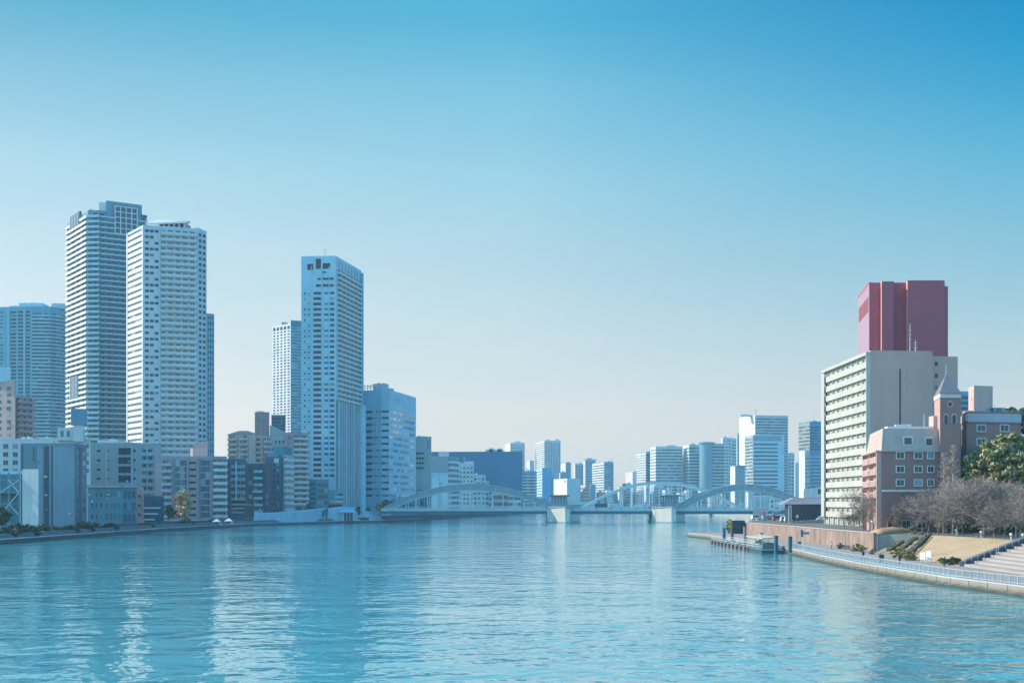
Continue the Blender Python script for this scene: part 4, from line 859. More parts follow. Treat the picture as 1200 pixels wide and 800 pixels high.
# low white blocks across the river, seen under and over the slender arch
rr = random.Random(11); x = 699
SH = ['pinkish', 'white', 'pale grey', 'cream', 'blue-grey']; MM = [PKF, WHITE, PALE, BEIGE, BLF]; k = 0
desc = ['with dotted windows', 'with ribbon windows', 'with a plain front', 'with two window rows', 'with a narrow front']
ORD = 'first second third fourth fifth sixth seventh eighth ninth tenth eleventh twelfth thirteenth fourteenth fifteenth sixteenth seventeenth eighteenth nineteenth twentieth twenty-first twenty-second twenty-third twenty-fourth'
def wlabel(k, i):
    return '%s low block %s behind the slender arch, %s from left' % (SH[i], desc[(k * 2 + k // 5) % 5], ORD.split()[k])
while x < 868:
    w = rr.uniform(5, 13); i = k % 5; y = rr.uniform(566, 583) if x < 800 else rr.uniform(574, 586); d = 2275 + rr.uniform(-15, 15) if k % 2 else 2305
    if k == 8: y, w, i = 569, 17, 4
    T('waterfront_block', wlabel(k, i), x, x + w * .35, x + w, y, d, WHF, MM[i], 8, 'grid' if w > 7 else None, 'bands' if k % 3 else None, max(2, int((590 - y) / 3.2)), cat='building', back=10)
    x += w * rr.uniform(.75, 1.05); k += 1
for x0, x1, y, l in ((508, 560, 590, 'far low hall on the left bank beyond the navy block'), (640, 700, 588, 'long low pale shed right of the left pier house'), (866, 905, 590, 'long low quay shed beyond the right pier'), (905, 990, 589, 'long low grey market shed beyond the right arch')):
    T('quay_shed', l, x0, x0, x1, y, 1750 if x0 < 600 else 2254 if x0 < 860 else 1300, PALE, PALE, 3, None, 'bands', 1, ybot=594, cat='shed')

# ------------------------------------------------------------------ right bank buildings
GLW = glass((.22, .235, .22), (.42, .42, .38), .6)
CREAM = wall((.46, .45, .40)); TAUPE = wall((.53, .335, .295), .85, .08, .06); G5 = 4.8
b = Bld('apartment_building', 'long cream slab with pale balcony bands and a blank taupe end wall', 'building', [(967, 491), (1020, 430), (1093, 432)], 413.5, TAUPE, yref=1, base=G5, back=16)
f = b.fac(0); z0 = ZP(607, 430); f.slab('wall_panel', .3, f.L - .3, G5, b.top - .3, .1, CREAM)
def longbalc(f, u0, u1, z0, z1, nz):
    ch = (z1 - z0) / nz; w = u1 - u0
    def make(mb):
        mb.box(-w / 2, w / 2, -.9, -.1, 0, .2, CREAM); mb.box(-w / 2, w / 2, -.9, -.76, .2, ch * .56, CREAM); mb.box(-w / 2 + .003, -w / 2 + .15, -.76, -.1, .2, ch * .56, CREAM); mb.box(w / 2 - .15, w / 2 - .003, -.76, -.1, .2, ch * .56, CREAM)
        n = 9
        for i in range(1, n): x = -w / 2 + w * i / n; mb.box(x - .06, x + .06, -.7, -.1, .2, ch - .003, OFFW)
    def mk(mb):
        n = 27
        for i in range(n):
            if i % 3 == 0: mb.box(-w / 2 + w * i / n + .15, -w / 2 + w * (i + 1) / n - .05, -.16, -.1, .25, ch * .78, GLW)
    for j in reversed(range(nz)): f.put('balcony', 'lb', make, (u0 + u1) / 2, z0 + ch * j); f.put('window_band', 'lw', mk, (u0 + u1) / 2, z0 + ch * j)
longbalc(f, .5, f.L - .5, z0, b.top - 1.0, 15); f.slab('roof_edge', .2, f.L - .02, b.top - .6, b.top + .4, 1.3, CREAM); f.slab('end_pier', f.L - .48, f.L - .01, G5, b.top - .65, 1.25, CREAM)
for k in range(9): u = f.L * (k + .5) / 9; f.slab('ground_column', u - .25, u + .25, G5, z0 - .02, 1.1, CREAM, .6)
f.slab('stair_screen', .5, 5, z0, b.top - 1, 1.5, wall((.40, .40, .37)), 1.25)
f = b.fac(1); f.slab('vertical_slot', f.U(1054), f.U(1055.6), G5, f.Z(432, 1055), .12, wall((.10, .05, .06)))

w = [Vector((*XY(1093.1, 440), 0)), Vector((*XY(1122.5, 442), 0))]; b.volume('rear_wing', w, G5, ZP(417, 440), TAUPE, 10)
f = Fac(b, *w)
for k in range(9): f.window(f.U(1097.3), f.Z(428.5 + 14 * k, 1097), 1.0, 1.3, None, GLD, 0, mull=0)
b.mast(1066.5, 379, 436, .12, mat=OFFW); b.plant(1068, 1082, 412, 437, OFFW, 5); b.mast(1073, 398, 438, .16); b.plant(1041, 1046, 412.6, 436, OFFW, 3); b.done()

# red stepped tower
RED = wall((.33, .07, .10), .7, .06, .04); REDL = wall((.42, .12, .13), .7, .05, .04)
b = Bld('office_tower', 'dark red windowless tower with tall stepped panels above the cream slab', 'tower',
        [(1006, 548), (1018.8, 512), (1032, 512), (1033.4, 509.2), (1047.4, 509.2), (1048.2, 512.2), (1062, 512), (1063.8, 508), (1107, 508), (1107.3, 520), (1111, 521)], 331, RED, yref=1, base=G5, back=26, parapet=0)
for i, y in ((1, 330.5), (3, 330.2), (5, 329.6), (7, 328.4), (9, 331)): f = b.fac(i); f.slab('parapet', .005, f.L - .005, b.top, ZP(y, 508), 0.002 * i, REDL if i == 9 else RED, -.5)
f = b.fac(0); f.slab('wall_panel', .02, f.L - .02, G5, b.top - .02, .04, wall((.36, .23, .30), .7, .05, .04)); f.slab('louvre_panel', f.L * .06, f.L * .94, f.Z(372, 1012), f.Z(355, 1012), .08, wall((.25, .06, .08))); f.slab('roof_edge', .02, f.L - .01, b.top - .6, b.top + .5, .12, REDL)  # left wall pinker and paler than the front: sunlight put into the colour
for i in (2, 6): f = b.fac(i); f.slab('lit_return', .02, f.L - .02, G5, b.top + .2, .05, wall((.75, .28, .24), .7, .05, 0))  # step returns given salmon slabs: sunlight put into the colour
f = b.fac(7)
for y in (354.5, 371, 390): f.slab('panel_joint', .3, f.L - .3, f.Z(y, 1080), f.Z(y, 1080) + .12, .03, REDL)
b.done()

# brick building with tower
BRICKM = wall((.31, .165, .15), .9, .12, .05); BRICK_LIT = wall((.42, .27, .24), .9, .1, .05); ROOFM = wall((.46, .345, .31), .8, .06, .12); TRIM = wall((.62, .58, .56), .8, .06, .05)  # paler brick copy for the left faces, sunlight put into its colour
def stdwin(f, px, y, w, h): f.window(f.U(px), f.Z(y, px) - h / 2, w, h, TRIM, GLB, .22, .16, 1, sill=True)
b = Bld('brick_building', 'brick building with grey mansard roof and pink balconies on its lit left end', 'building', [(1015, 384), (1033, 350), (1117, 353)], 528.5, BRICKM, yref=1, base=G5, back=17, parapet=0)
f = b.fac(1)
for y in (533.5, 549.6, 565.4):
    for px, w in ((1055, 1.9), (1076, 1.9), (1090.6, 1.5)): stdwin(f, px, y, w, 1.4)
f.slab('ledge', .1, f.L - .1, f.Z(576, 1060), f.Z(573.5, 1060), .25, TRIM); f.slab('eave', -.3, f.L + .1, b.top - .1, b.top + .25, .5, ROOFM)
for px in (1045, 1062, 1080): f.window(f.U(px), G5 + 1, 2, 1.8, TRIM, GLD, .15, mull=1)
f = b.fac(0); f.slab('wall_panel', .1, f.L - .02, G5, b.top - .02, .1, BRICK_LIT); z = ZP(584, 350); ch = (b.top - z) / 4
for j in range(4):
    for q in (0, 1):
        u0, u1 = f.L * (.08 + .46 * q), f.L * (.50 + .46 * q); f.slab('balcony', u0, u1, z + ch * j + .1, z + ch * j + 1.5, 1.2, BRICK_LIT, .1); f.slab('balcony_top', u0 + .01, u1 - .01, z + ch * j + 1.5, z + ch * j + 1.62, 1.25, TRIM, .1)
        f.window((u0 + u1) / 2, z + ch * j + 1.5, (u1 - u0) * .6, ch - 2.0, None, GLD, 0)
for p in (.05, .52, .97): f.slab('pier', f.L * p - .25, f.L * p + .25 if p < .9 else f.L - .01, G5, b.top - .03, 1.15, BRICK_LIT, .1)
f.window(f.L * .45, ZP(591, 365), 3.2, 1.5, TRIM, GLD, .15); f.window(f.L * .85, ZP(591, 355), 1.4, 1.5, TRIM, GLD, .15)
f.slab('eave', .0, f.L + .3, b.top - .1, b.top + .25, 1.4, ROOFM)
# mansard: sloping skirt with flat top
O = [p - b.o for p in b.outline(b.P, 17)]; c = sum(O, Vector()) / 5; zt = b.top - b.base + .25; hm = ZP(501.5, 351) - b.top - .25; mb = MB()
P2 = [p + (c - p).normalized() * 1.6 for p in O]
for i in range(5):
    p, q, r2, s2 = O[i], O[(i + 1) % 5], P2[(i + 1) % 5], P2[i]; mb.face([(p.x, p.y, zt), (q.x, q.y, zt), (r2.x, r2.y, zt + hm), (s2.x, s2.y, zt + hm)], ROOFM)
mb.face([(p.x, p.y, zt + hm) for p in P2], ROOFM); mb.face([(p.x, p.y, zt) for p in O[::-1]], ROOFM); mb.build('mansard_roof', b.root)
f = b.fac(1)
for px, y, w in ((1064.6, 516, 1.9), (1089.5, 517, 1.6)):
    u = f.U(px); z = f.Z(y, px) - .9; f.slab('dormer', u - w / 2 - .3, u + w / 2 + .3, z - .3, z + 2.0, -.2, TRIM, -2.0); p = b.cache
    f.put('dormer_window', ('dw', w), lambda mb, w=w: mb.box(-w / 2, w / 2, .1, .19, 0, 1.6, GLB), u, z)
b.plant(1094, 1101, 487, 357, PINK, 4, ZP(501, 352)); b.plant(1040, 1094, 499.5, 356, OFFW, 3, ZP(501.6, 352)); b.mast(1083, 484, 356, .1, ZP(501, 352), mat=OFFW)
# clock-less stair tower with pyramid roof
w = [Vector((*XY(1095.3, 363), 0)), Vector((*XY(1102, 351.2), 0)), Vector((*XY(1126, 352.2), 0))]
b.volume('tower', w, G5, ZP(461, 352), BRICKM, 8); f = Fac(b, w[1], w[2])
f.slab('tower_band', -.15, f.L + .05, ZP(466, 352), ZP(461.2, 352), .22, TRIM); fl = Fac(b, w[0], w[1]); fl.slab('tower_lit_face', .02, fl.L - .02, b.top, ZP(466.2, 352), .05, BRICK_LIT); fl.slab('tower_band', 0, fl.L - .002, ZP(466, 352), ZP(461.2, 352), .2, TRIM)
def arched(mb, w=1.0, h=2.2):
    pts = [(-w / 2, 0), (w / 2, 0)] + [(w / 2 * math.cos(a), h - w / 2 + w / 2 * math.sin(a)) for a in [math.pi * k / 8 for k in range(9)]]
    for s_, m, o_ in ((1.28, TRIM, -.06), (1, GLD, -.1)): mb.face([(x * s_, o_, z * (1 + (s_ - 1) * .3)) for x, z in pts], m)
for px in (1108.6, 1118): f.put('arched_window', 'arch', arched, f.U(px), f.Z(496, px))
def rnd_win(mb):
    for r, m, o_ in ((.78, TRIM, -.06), (.6, GLD, -.1)): mb.face([(r * math.cos(a), o_, r * math.sin(a)) for a in [2 * math.pi * k / 20 for k in range(20)]], m)
f.put('round_window', 'round', rnd_win, f.U(1113.3), f.Z(473.3, 1113))
O = [p - b.o for p in b.outline(w, 8)]; c = sum(O, Vector()) / 5; zt = ZP(461, 352) - b.base; za = ZP(436.5, 355) - b.base; mb = MB(); P2 = [c + (p - c) * 1.10 for p in O]
for i in range(5): p, q = P2[i], P2[(i + 1) % 5]; mb.face([(p.x, p.y, zt + .02), (q.x, q.y, zt + .02), (c.x, c.y, za)], wall((.17, .16, .17), .6, .06, .1))
mb.face([(p.x, p.y, zt + .02) for p in P2[::-1]], ROOFM); mb.build('pyramid_roof', b.root)
mb = MB(); mb.tube((c.x, c.y, za - .4), (c.x, c.y, za + 2.6), .12, .04, STEEL, 6); mb.build('spire', b.root); b.done()
b = Bld('brick_building', 'taller brick block with a pale parapet at the right edge behind the evergreens', 'building', [(1127, 371), (1133, 358), (1196.5, 362)], 484, BRICKM, yref=1, base=G5, back=18, parapet=.5)
f = b.fac(1); f.slab('parapet_band', .02, f.L, b.top - 2.0, b.top - .02, .25, wall((.42, .42, .47))); f.slab('cornice', .01, f.L, b.top - 2.3, b.top - 2.003, .5, wall((.25, .28, .34)))
for y in (501.5, 517.5, 534, 550, 566):
    for px in (1149.8, 1177): stdwin(f, px, y, 2.3, 1.5)
f = b.fac(0); f.slab('wall_panel', .02, f.L - .02, G5, b.top - 2.4, .06, BRICK_LIT); f.slab('parapet_band', .02, f.L - .01, b.top - 2.0, b.top - .03, .25, TRIM)  # left wall and band paler than the front: sunlight in the colour
for y in (498, 514, 532, 549, 566): f.window(f.L * .6, f.Z(y + 3, 1131), 1.6, 1.5, None, GLD, 0)
for k, p in enumerate((1126.2, 1128)):
    mb = MB(); X, Y = XY(p, 360); mb.tube((X - b.o.x, Y - b.o.y, 0), (X - b.o.x, Y - b.o.y, b.top - b.base - 4), .15, .15, DKBL, 6); mb.build('downpipe', b.root)
w = [Vector((*XY(1135, 374), 0)), Vector((*XY(1141.5, 367), 0)), Vector((*XY(1163.5, 369), 0))]; b.volume('lift_house', w, b.top - .1, ZP(451.5, 367), PINK, 6)
fl = Fac(b, w[0], w[1]); fl.put('round_window', 'vent', lambda mb: mb.face([(.35 * math.cos(a), -.05, .35 * math.sin(a)) for a in [2 * math.pi * k / 14 for k in range(14)]], BRICKM), fl.L * .6, ZP(467, 370))
b.plant(1135, 1196, 481, 368, PINK, 5); b.plant(1164, 1174, 477.5, 367, TEAL, 3); b.mast(1166, 474, 366, .08); b.done()
b = Bld('glass_block', 'sliver of bright blue glass building between the brick tower and brick block', 'building', [(1121, 700), (1135, 702)], 460, wall((.03, .30, .45), .4), base=G5, back=12); f = b.fac(0); f.bands(.3, f.L - .3, ZP(500, 700), b.top - 1, 6, .6, GLB, 5); b.done()

# waterfront sheds on the far right quay
b = Bld('pump_station', 'black waterside building with a grey hipped roof beside the cream slab', 'building', [(920, 527), (923.5, 519), (968, 521)], 590.5, plain((.012, .03, .05), .5), yref=1, base=G5, back=14, parapet=0)
f = b.fac(1); p0 = b.P[1] - b.o; q0 = b.P[2] - b.o; zt = b.top - b.base; zr = ZP(583, 525) - b.base; mb = MB(); GR = wall((.22, .23, .25))
mb.mesh8([(p0.x - 2, p0.y - .8, zt), (q0.x, q0.y - .8, zt), (q0.x, q0.y + 12, zt), (p0.x - 2, p0.y + 12, zt), (p0.x + 2.5, p0.y + 3, zr), (q0.x, q0.y + 3, zr), (q0.x, q0.y + 8, zr), (p0.x + 2.5, p0.y + 8, zr)], GR); mb.build('roof', b.root)
f.slab('light_panel', f.U(933), f.U(935.6), f.Z(606.5, 934), f.Z(603, 934), .08, OFFW); f.slab('door_frame', .1, .5, G5, b.top - .4, .25, PALE); f.slab('door_frame', .9, 1.3, G5, b.top - .4, .25, PALE); f.slab('door_frame', .5, .9, b.top - .9, b.top - .4, .25, PALE)
for k in range(7): u = f.L * (.12 + .1 * k); f.slab('wall_lamp', u - .2, u + .2, G5 + .5, G5 + .9, .2, PALE)
b.done()
r = empty('canopy', (XY(960, 512)[0], 512, G5), 'pale glass pyramid canopy at the right end of the black building', 'canopy'); mb = MB()
mb.mesh8([(-2.2, -1.5, 0), (2.2, -1.5, 0), (2.2, 1.5, 0), (-2.2, 1.5, 0), (.2, -.2, 2.6), (1.1, -.2, 2.6), (1.1, .2, 2.6), (.2, .2, 2.6)], plain((.35, .45, .42), .3)); mb.build('glazing', r); mb = MB()
for a_, c_ in (((-2.2, -1.52, 0), (.2, -.22, 2.6)), ((2.2, -1.52, 0), (1.1, -.22, 2.6)), ((-2.2, -1.52, .1), (2.2, -1.52, .1))): mb.bar(a_, c_, .12, .12, OFFW)
mb.build('frame', r)
r = empty('ramp', (XY(952, 508)[0], 508, G5), 'grey sloping ramp wall in front of the black building', 'ramp'); mb = MB(); mb.mesh8([(-8, 0, 0), (9, 0, 0), (9, 2.5, 0), (-8, 2.5, 0), (-8, 0, .25), (9, 0, 1.9), (9, 2.5, 1.9), (-8, 2.5, .25)], wall((.20, .21, .23))); mb.build('ramp_wall', r)
b = Bld('kiosk', 'pinkish concrete kiosk with a red and white poster on its right end', 'kiosk', [(882.5, 650), (900, 650)], 596.5, wall((.46, .41, .40)), base=4.8, back=6, parapet=.3); f = b.fac(0)
def poster(mb):
    w = 2.1; mb.box(-w / 2, w / 2, -.12, -.02, 0, 3.4, plain((.75, .75, .75), .5)); mb.box(-w / 2 + .1, w / 2 - .8, -.15, -.121, .2, 3.2, plain((.6, .10, .12), .5)); mb.box(w / 2 - .6, w / 2 - .1, -.15, -.121, 1.9, 3.2, plain((.6, .12, .14), .5)); mb.box(-w / 2 + .1, w / 2 - .1, -.16, -.151, 1.0, 1.5, plain((.75, .72, .7), .5))
f.put('poster', 'ps', poster, f.L - 1.3, 4.9); b.done()
r = empty('steel_stair', (XY(910, 560)[0], 560, 4.8), 'blue-grey steel stairs and rails beside the black building', 'stairs'); mb = MB()
for k in range(3):
    mb.bar((-5, .8 * k, .3), (3.5, .8 * k, 4.6), .25, .5, BLUEG); mb.bar((-5, .8 * k, 1.4), (3.5, .8 * k, 5.7), .1, .1, PALE)
for k in range(8): x = -5 + 8.5 * k / 7; mb.bar((x, 0, .3 + 4.3 * k / 7), (x, 0, 1.4 + 4.3 * k / 7), .08, .08, PALE)
mb.build('flight', r); mb = MB(); mb.box(3.5, 6.5, -.2, 2.2, 4.2, 4.6, BLUEG); mb.box(6, 6.3, 0, .3, 0, 4.2, BLUEG); mb.box(3.6, 3.9, 0, .3, 0, 4.2, BLUEG); mb.build('landing', r)
rr = random.Random(3); QQ = [plain((.55, .55, .53), .6), plain((.18, .2, .22), .6), plain((.35, .12, .10), .6), plain((.10, .22, .35), .6), plain((.40, .42, .42), .6)]
names = ['white', 'charcoal', 'dull red', 'blue', 'light grey']; where = ['left of the kiosk', 'before the kiosk', 'by the red and white poster', 'under the steel stairs', 'before the black building', 'nearest the flood wall end']
for k in range(6):
    X, Y = 105 + 2.2 * k + rr.uniform(-.5, .5), 610 - k * 12
    if k > 3: X, Y = 100 + k, 552 - k * 3
    r = empty('parked_van', (X, Y, 4.8), '%s van parked on the quay %s' % (names[k % 5], where[k]), 'van', 'vans parked on the far right quay', rz=rr.uniform(0, .6)); mb = MB()
    mb.prism([(-2.2, -.9), (2.2, -.9), (2.2, .9), (-2.2, .9)], .35, 1.1, QQ[k % 5]); mb.mesh8([(-2.15, -.85, 1.1), (1.6, -.85, 1.1), (1.6, .85, 1.1), (-2.15, .85, 1.1), (-2.0, -.75, 2.0), (.9, -.75, 2.0), (.9, .75, 2.0), (-2.0, .75, 2.0)], QQ[k % 5]); mb.build('body', r)
    mb = MB(); mb.box(-1.9, .9, -.88, -.84, 1.2, 1.75, GLD); mb.build('side_window', r)
    for wx in (-1.4, 1.4):
        for wy in (-.85, .85): mb = MB(); mb.tube((wx, wy - .1, .35), (wx, wy + .1, .35), .35, .35, DARK, 12); mb.build('wheel', r)

# ------------------------------------------------------------------ right waterfront: flood wall, pontoon, lawn, steps, railing
WALLB = wall((.30, .19, .16), .9, .15, .2)
def streaky():
    m, nt, b = new_mat('brick_streaked'); b.inputs['Roughness'].default_value = .9
    n = noise(nt, .9, 4, .65, mapped(nt, (1, 1, .12))); n2 = noise(nt, .15, 3, .6, mapped(nt, (1, 1, 1)))
    link(nt, mul(nt, cramp(nt, n.outputs[0], [(.33, (.15, .105, .09)), (.5, (.27, .185, .15)), (.7, (.34, .25, .215))]), cramp(nt, n2.outputs[0], [(.35, (.75, .75, .75)), (.6, (1, 1, 1))])), b.inputs['Base Color']); return m
r = empty('flood_wall', (82, 410, 1.2), 'long reddish streaked flood wall behind the pontoon and promenade', 'wall'); mb = MB(); mb.box(-.25, .46, -88.4, 86, 0, 3.9, streaky()); mb.build('wall_face', r)
mb = MB(); mb.box(-.4, .6, -88.5, 86.1, 3.9, 4.1, wall((.40, .34, .31))); mb.build('coping', r)
r = empty('wall_end_block', (79.5, 503, 1.2), 'dark block ending the flood wall with ivy over its left side', 'wall'); mb = MB(); mb.box(-2.2, 2.2, -4, 6, 0, 4.6, plain((.012, .035, .06), .7)); mb.build('block', r)
def clumps(mb, c, rad, n, size, mats, rg, flat=.5):
    for i in range(n):
        while True:
            p = Vector((rg.uniform(-1, 1), rg.uniform(-1, 1), rg.uniform(-1, 1)))
            if p.length <= 1 and p.length > rg.random() * .8: break
        q = Vector((c[0] + p.x * rad[0], c[1] + p.y * rad[1], c[2] + p.z * rad[2])); s = size * rg.uniform(.6, 1.4)
        nrm = (p.normalized() + Vector((rg.uniform(-1, 1), rg.uniform(-1, 1), rg.uniform(-1, 1))) * .8).normalized(); u = nrm.orthogonal().normalized(); v = nrm.cross(u); a = rg.uniform(0, 6.28); u, v = u * math.cos(a) + v * math.sin(a), v * math.cos(a) - u * math.sin(a)
        mb.face([q - u * s, q - v * s * flat, q + u * s, q + v * s * flat], mats[rg.randrange(len(mats))])
def leafm(c, name='leaves'):
    k = ('leaf', c)
    if k in MATS: return MATS[k]
    m, nt, b = new_mat(name); b.inputs['Roughness'].default_value = .6; g = nt.nodes.new('ShaderNodeNewGeometry')
    link(nt, cramp(nt, g.outputs['Random Per Island'], [(0, [x * .65 for x in c]), (1, [min(1, x * 1.3) for x in c])]), b.inputs['Base Color']); MATS[k] = m; return m
LG = leafm((.10, .13, .03)); LY = leafm((.22, .19, .05)); LD = leafm((.025, .055, .028)); LO = leafm((.30, .17, .06)); LGD = leafm((.42, .27, .10)); LBR = leafm((.14, .10, .06))
mb = MB(); clumps(mb, (-2.6, -1, 2.6), (1.0, 5, 2.6), 500, .35, [LG, LY], random.Random(2)); mb.build('ivy', r)

# pontoon with piles
px_ = 62.4
r = empty('pontoon', (px_, 372, 0), 'long floating pontoon with rails and white canopy beside the flood wall', 'pontoon'); WOODG = wall((.20, .20, .19), .8, .15, 0); RUST = wall((.15, .10, .09), .8, .2, .1)
mb = MB(); mb.box(-3.2, 2.6, -14, 56, -.6, .75, RUST); mb.box(-3.0, 2.4, -13.8, 55.8, .753, .85, WOODG); mb.build('float', r)
mb = MB(); mb.box(-2.9, 2.6, -33, -14.2, -.6, .7, plain((.02, .06, .09), .5)); mb.box(-2.7, 2.4, -32.8, -14.4, .703, .8, WOODG); mb.build('float', r)
mb = MB()
for y in [-32 + 2.2 * k for k in range(40)]:
    for x in (-2.7, 2.1): mb.box(x - .05, x + .05, y - .05, y + .05, .8, 1.95, PALE)
for x in (-2.7, 2.1):
    for z in (1.35, 1.9): mb.box(x - .04, x + .04, -32, 54, z, z + .07, OFFW)
mb.build('rail', r)
mb = MB(); mb.mesh8([(-1.9, -28, 3.25), (2.0, -28, 3.45), (2.0, -4, 3.45), (-1.9, -4, 3.25), (-1.9, -28, 3.5), (2.0, -28, 3.75), (2.0, -4, 3.75), (-1.9, -4, 3.5)], wall((.46, .43, .37))); mb.build('canopy', r)
for x in (-1.6, 1.7):
    for y in (-27, -16, -5): mb = MB(); mb.tube((x, y, .8), (x, y, 3.3), .09, .09, PALE, 8); mb.build('post', r)
mb = MB(); mb.box(-2.4, 1.8, -27, -18, .85, 2.2, wall((.10, .17, .18), .5)); mb.build('glass_screen', r); mb = MB(); mb.box(-1.2, 1, -14.5, -11, .85, 2.4, wall((.34, .36, .34))); mb.build('ticket_hut', r)
mb = MB(); mb.mesh8([(2.0, 8, .85), (5.2, 8, 1.25), (5.2, 10, 1.25), (2.0, 10, .85), (2.0, 8, 1.0), (5.2, 8, 1.4), (5.2, 10, 1.4), (2.0, 10, 1.0)], STEEL); mb.build('gangway', r)
rg = random.Random(9)
for k in range(9): mb = MB(); x, y = rg.uniform(-2.2, 1.6), -8 + 6.6 * k; mb.box(x - .4, x + .4, y - .5, y + .5, .85, .85 + rg.uniform(.4, 1.0), [PALE, WOODG, DKBL, OFFW][k % 4]); mb.build('locker', r)
for k in range(10): mb = MB(); y = -12 + 6.6 * k; mb.tube((-3.35, y, -.2), (-3.35, y, .9), .34, .34, DARK, 8); mb.build('fender', r)
for px, d, z, m, lab in ((909.5, 336, 4.1, DKBL, 'dark blue mooring pile at the near end of the pontoon, left of the pair'), (926, 333, 4.0, DKBL, 'dark blue mooring pile at the near end of the pontoon, right of the pair'), (936.5, 340, 2.6, TEAL, 'short teal pile by the quay corner'), (892, 366, 4.1, PALE, 'pale grey mooring pile halfway along the pontoon'), (873, 405, 5.2, WOODG, 'tall grey-brown mooring pile on the far half of the pontoon'), (858, 428, 4.2, DKBL, 'dark blue mooring pile at the far end, nearer the wall'), (848.5, 432, 4.2, DKBL, 'outermost dark blue mooring pile at the far end of the pontoon')):
    X, Y = XY(px, d); r = empty('mooring_pile', (X, Y, -3), lab, 'pile', 'mooring piles of the pontoon'); mb = MB(); mb.tube((0, 0, 0), (0, 0, z + 3), .48, .48, m, 14); mb.build('shaft', r); mb = MB(); mb.tube((0, 0, z + 3.003), (0, 0, z + 3.2), .56, .4, DARK, 14); mb.build('cap', r)
r = empty('sign_post', (67.6, 330, 1.2), 'tall pale post with a blue arrow sign at the quay corner', 'sign'); mb = MB(); mb.tube((0, 0, 0), (0, 0, 4.4), .12, .1, OFFW, 8); mb.build('post', r); mb = MB(); mb.box(-.5, 1.4, -.06, .0, 3.5, 4.1, plain((.08, .2, .4), .5)); mb.box(-.55, -.15, -.2, .2, 3.0, 4.6, DKBL); mb.build('sign_panel', r)

def grassm(c1, c2, c3):
    m, nt, b = new_mat('dry_grass'); b.inputs['Roughness'].default_value = .95
    n1 = noise(nt, .12, 5, .65, mapped(nt, (1, 1, 1))); n2 = noise(nt, 3.0, 4, .7, mapped(nt, (1, 1, 1)))
    link(nt, mul(nt, cramp(nt, n1.outputs[0], [(.3, c1), (.5, c2), (.72, c3)]), cramp(nt, n2.outputs[0], [(.3, (.72, .72, .72)), (.65, (1, 1, 1))])), b.inputs['Base Color'])
    bp = nt.nodes.new('ShaderNodeBump'); bp.inputs['Distance'].default_value = .15; link(nt, n2.outputs[0], bp.inputs['Height']); link(nt, bp.outputs[0], b.inputs['Normal']); return m
def patch(name, A, B, C, D, mat, n=14, bump=.15, kind='structure', dz=0):
    """sloping sheet A-B (bottom) to D-C (top), gently uneven"""
    A, B, C, D = map(Vector, (A, B, C, D)); mb = MB(); k = mb.mi(mat); rg = random.Random(name)
    for j in range(n + 1):
        for i in range(n + 1):
            u, v = i / n, j / n; p = (A * (1 - u) + B * u) * (1 - v) + (D * (1 - u) + C * u) * v; e = 0 if i in (0, n) or j in (0, n) else rg.uniform(-bump, bump)
            mb.v.append((p.x, p.y, p.z + e + dz))
    for j in range(n):
        for i in range(n): a = j * (n + 1) + i; mb.f.append((a, a + 1, a + n + 2, a + n + 1)); mb.m.append(k)
    o = mb.build(name, smooth=True); return tag(o, kind=kind)
GOLD = grassm((.40, .26, .13), (.50, .335, .185), (.55, .385, .225)); COVER = grassm((.20, .14, .06), (.32, .21, .09), (.42, .28, .13)); RUSTG = grassm((.40, .19, .08), (.52, .27, .12), (.54, .33, .16))
patch('lawn_slope', (76.2, 271, 1.22), (76.4, 243, 1.22), (97.8, 272, 4.85), (94, 316, 4.85), GOLD)
patch('planted_slope', (82.7, 321, 1.22), (76.1, 271.3, 1.22), (93.9, 316.3, 4.86), (95.8, 344, 4.86), COVER, bump=.2)
m_ = MB(); n = 16; k = m_.mi(RUSTG)
for j in range(n + 1):
    for i in range(n + 1):
        u, v = i / n, j / n; x = 83.2 + 15 * u + 1.0 * v; y = 323 + 24 * u + 14 * v; m_.v.append((x, y, 4.86 + 1.35 * (math.sin(math.pi * v) ** .6) * (math.sin(math.pi * (.08 + .84 * u)) ** .5) * (0 if i in (0, n) or j in (0, n) else 1) + (0 if i in (0, n) else rnd.uniform(-.06, .06))))
for j in range(n):
    for i in range(n): a = j * (n + 1) + i; m_.f.append((a, a + 1, a + n + 2, a + n + 1)); m_.m.append(k)
tag(m_.build('grass_mound', smooth=True), kind='structure')
r = empty('retaining_wall', (82.6, 321.2, 1.2), 'smooth blue-grey triangular retaining wall under the rusty grass mound', 'wall'); mb = MB(); mb.mesh8([(0, 0, 0), (13.3, 23.2, 3.4), (13, 23.6, 3.4), (-.3, .4, 0), (0, 0, 3.75), (13.3, 23.2, 3.8), (13, 23.6, 3.8), (-.3, .4, 3.75)], wall((.10, .14, .19), .7)); mb.build('wall_face', r)
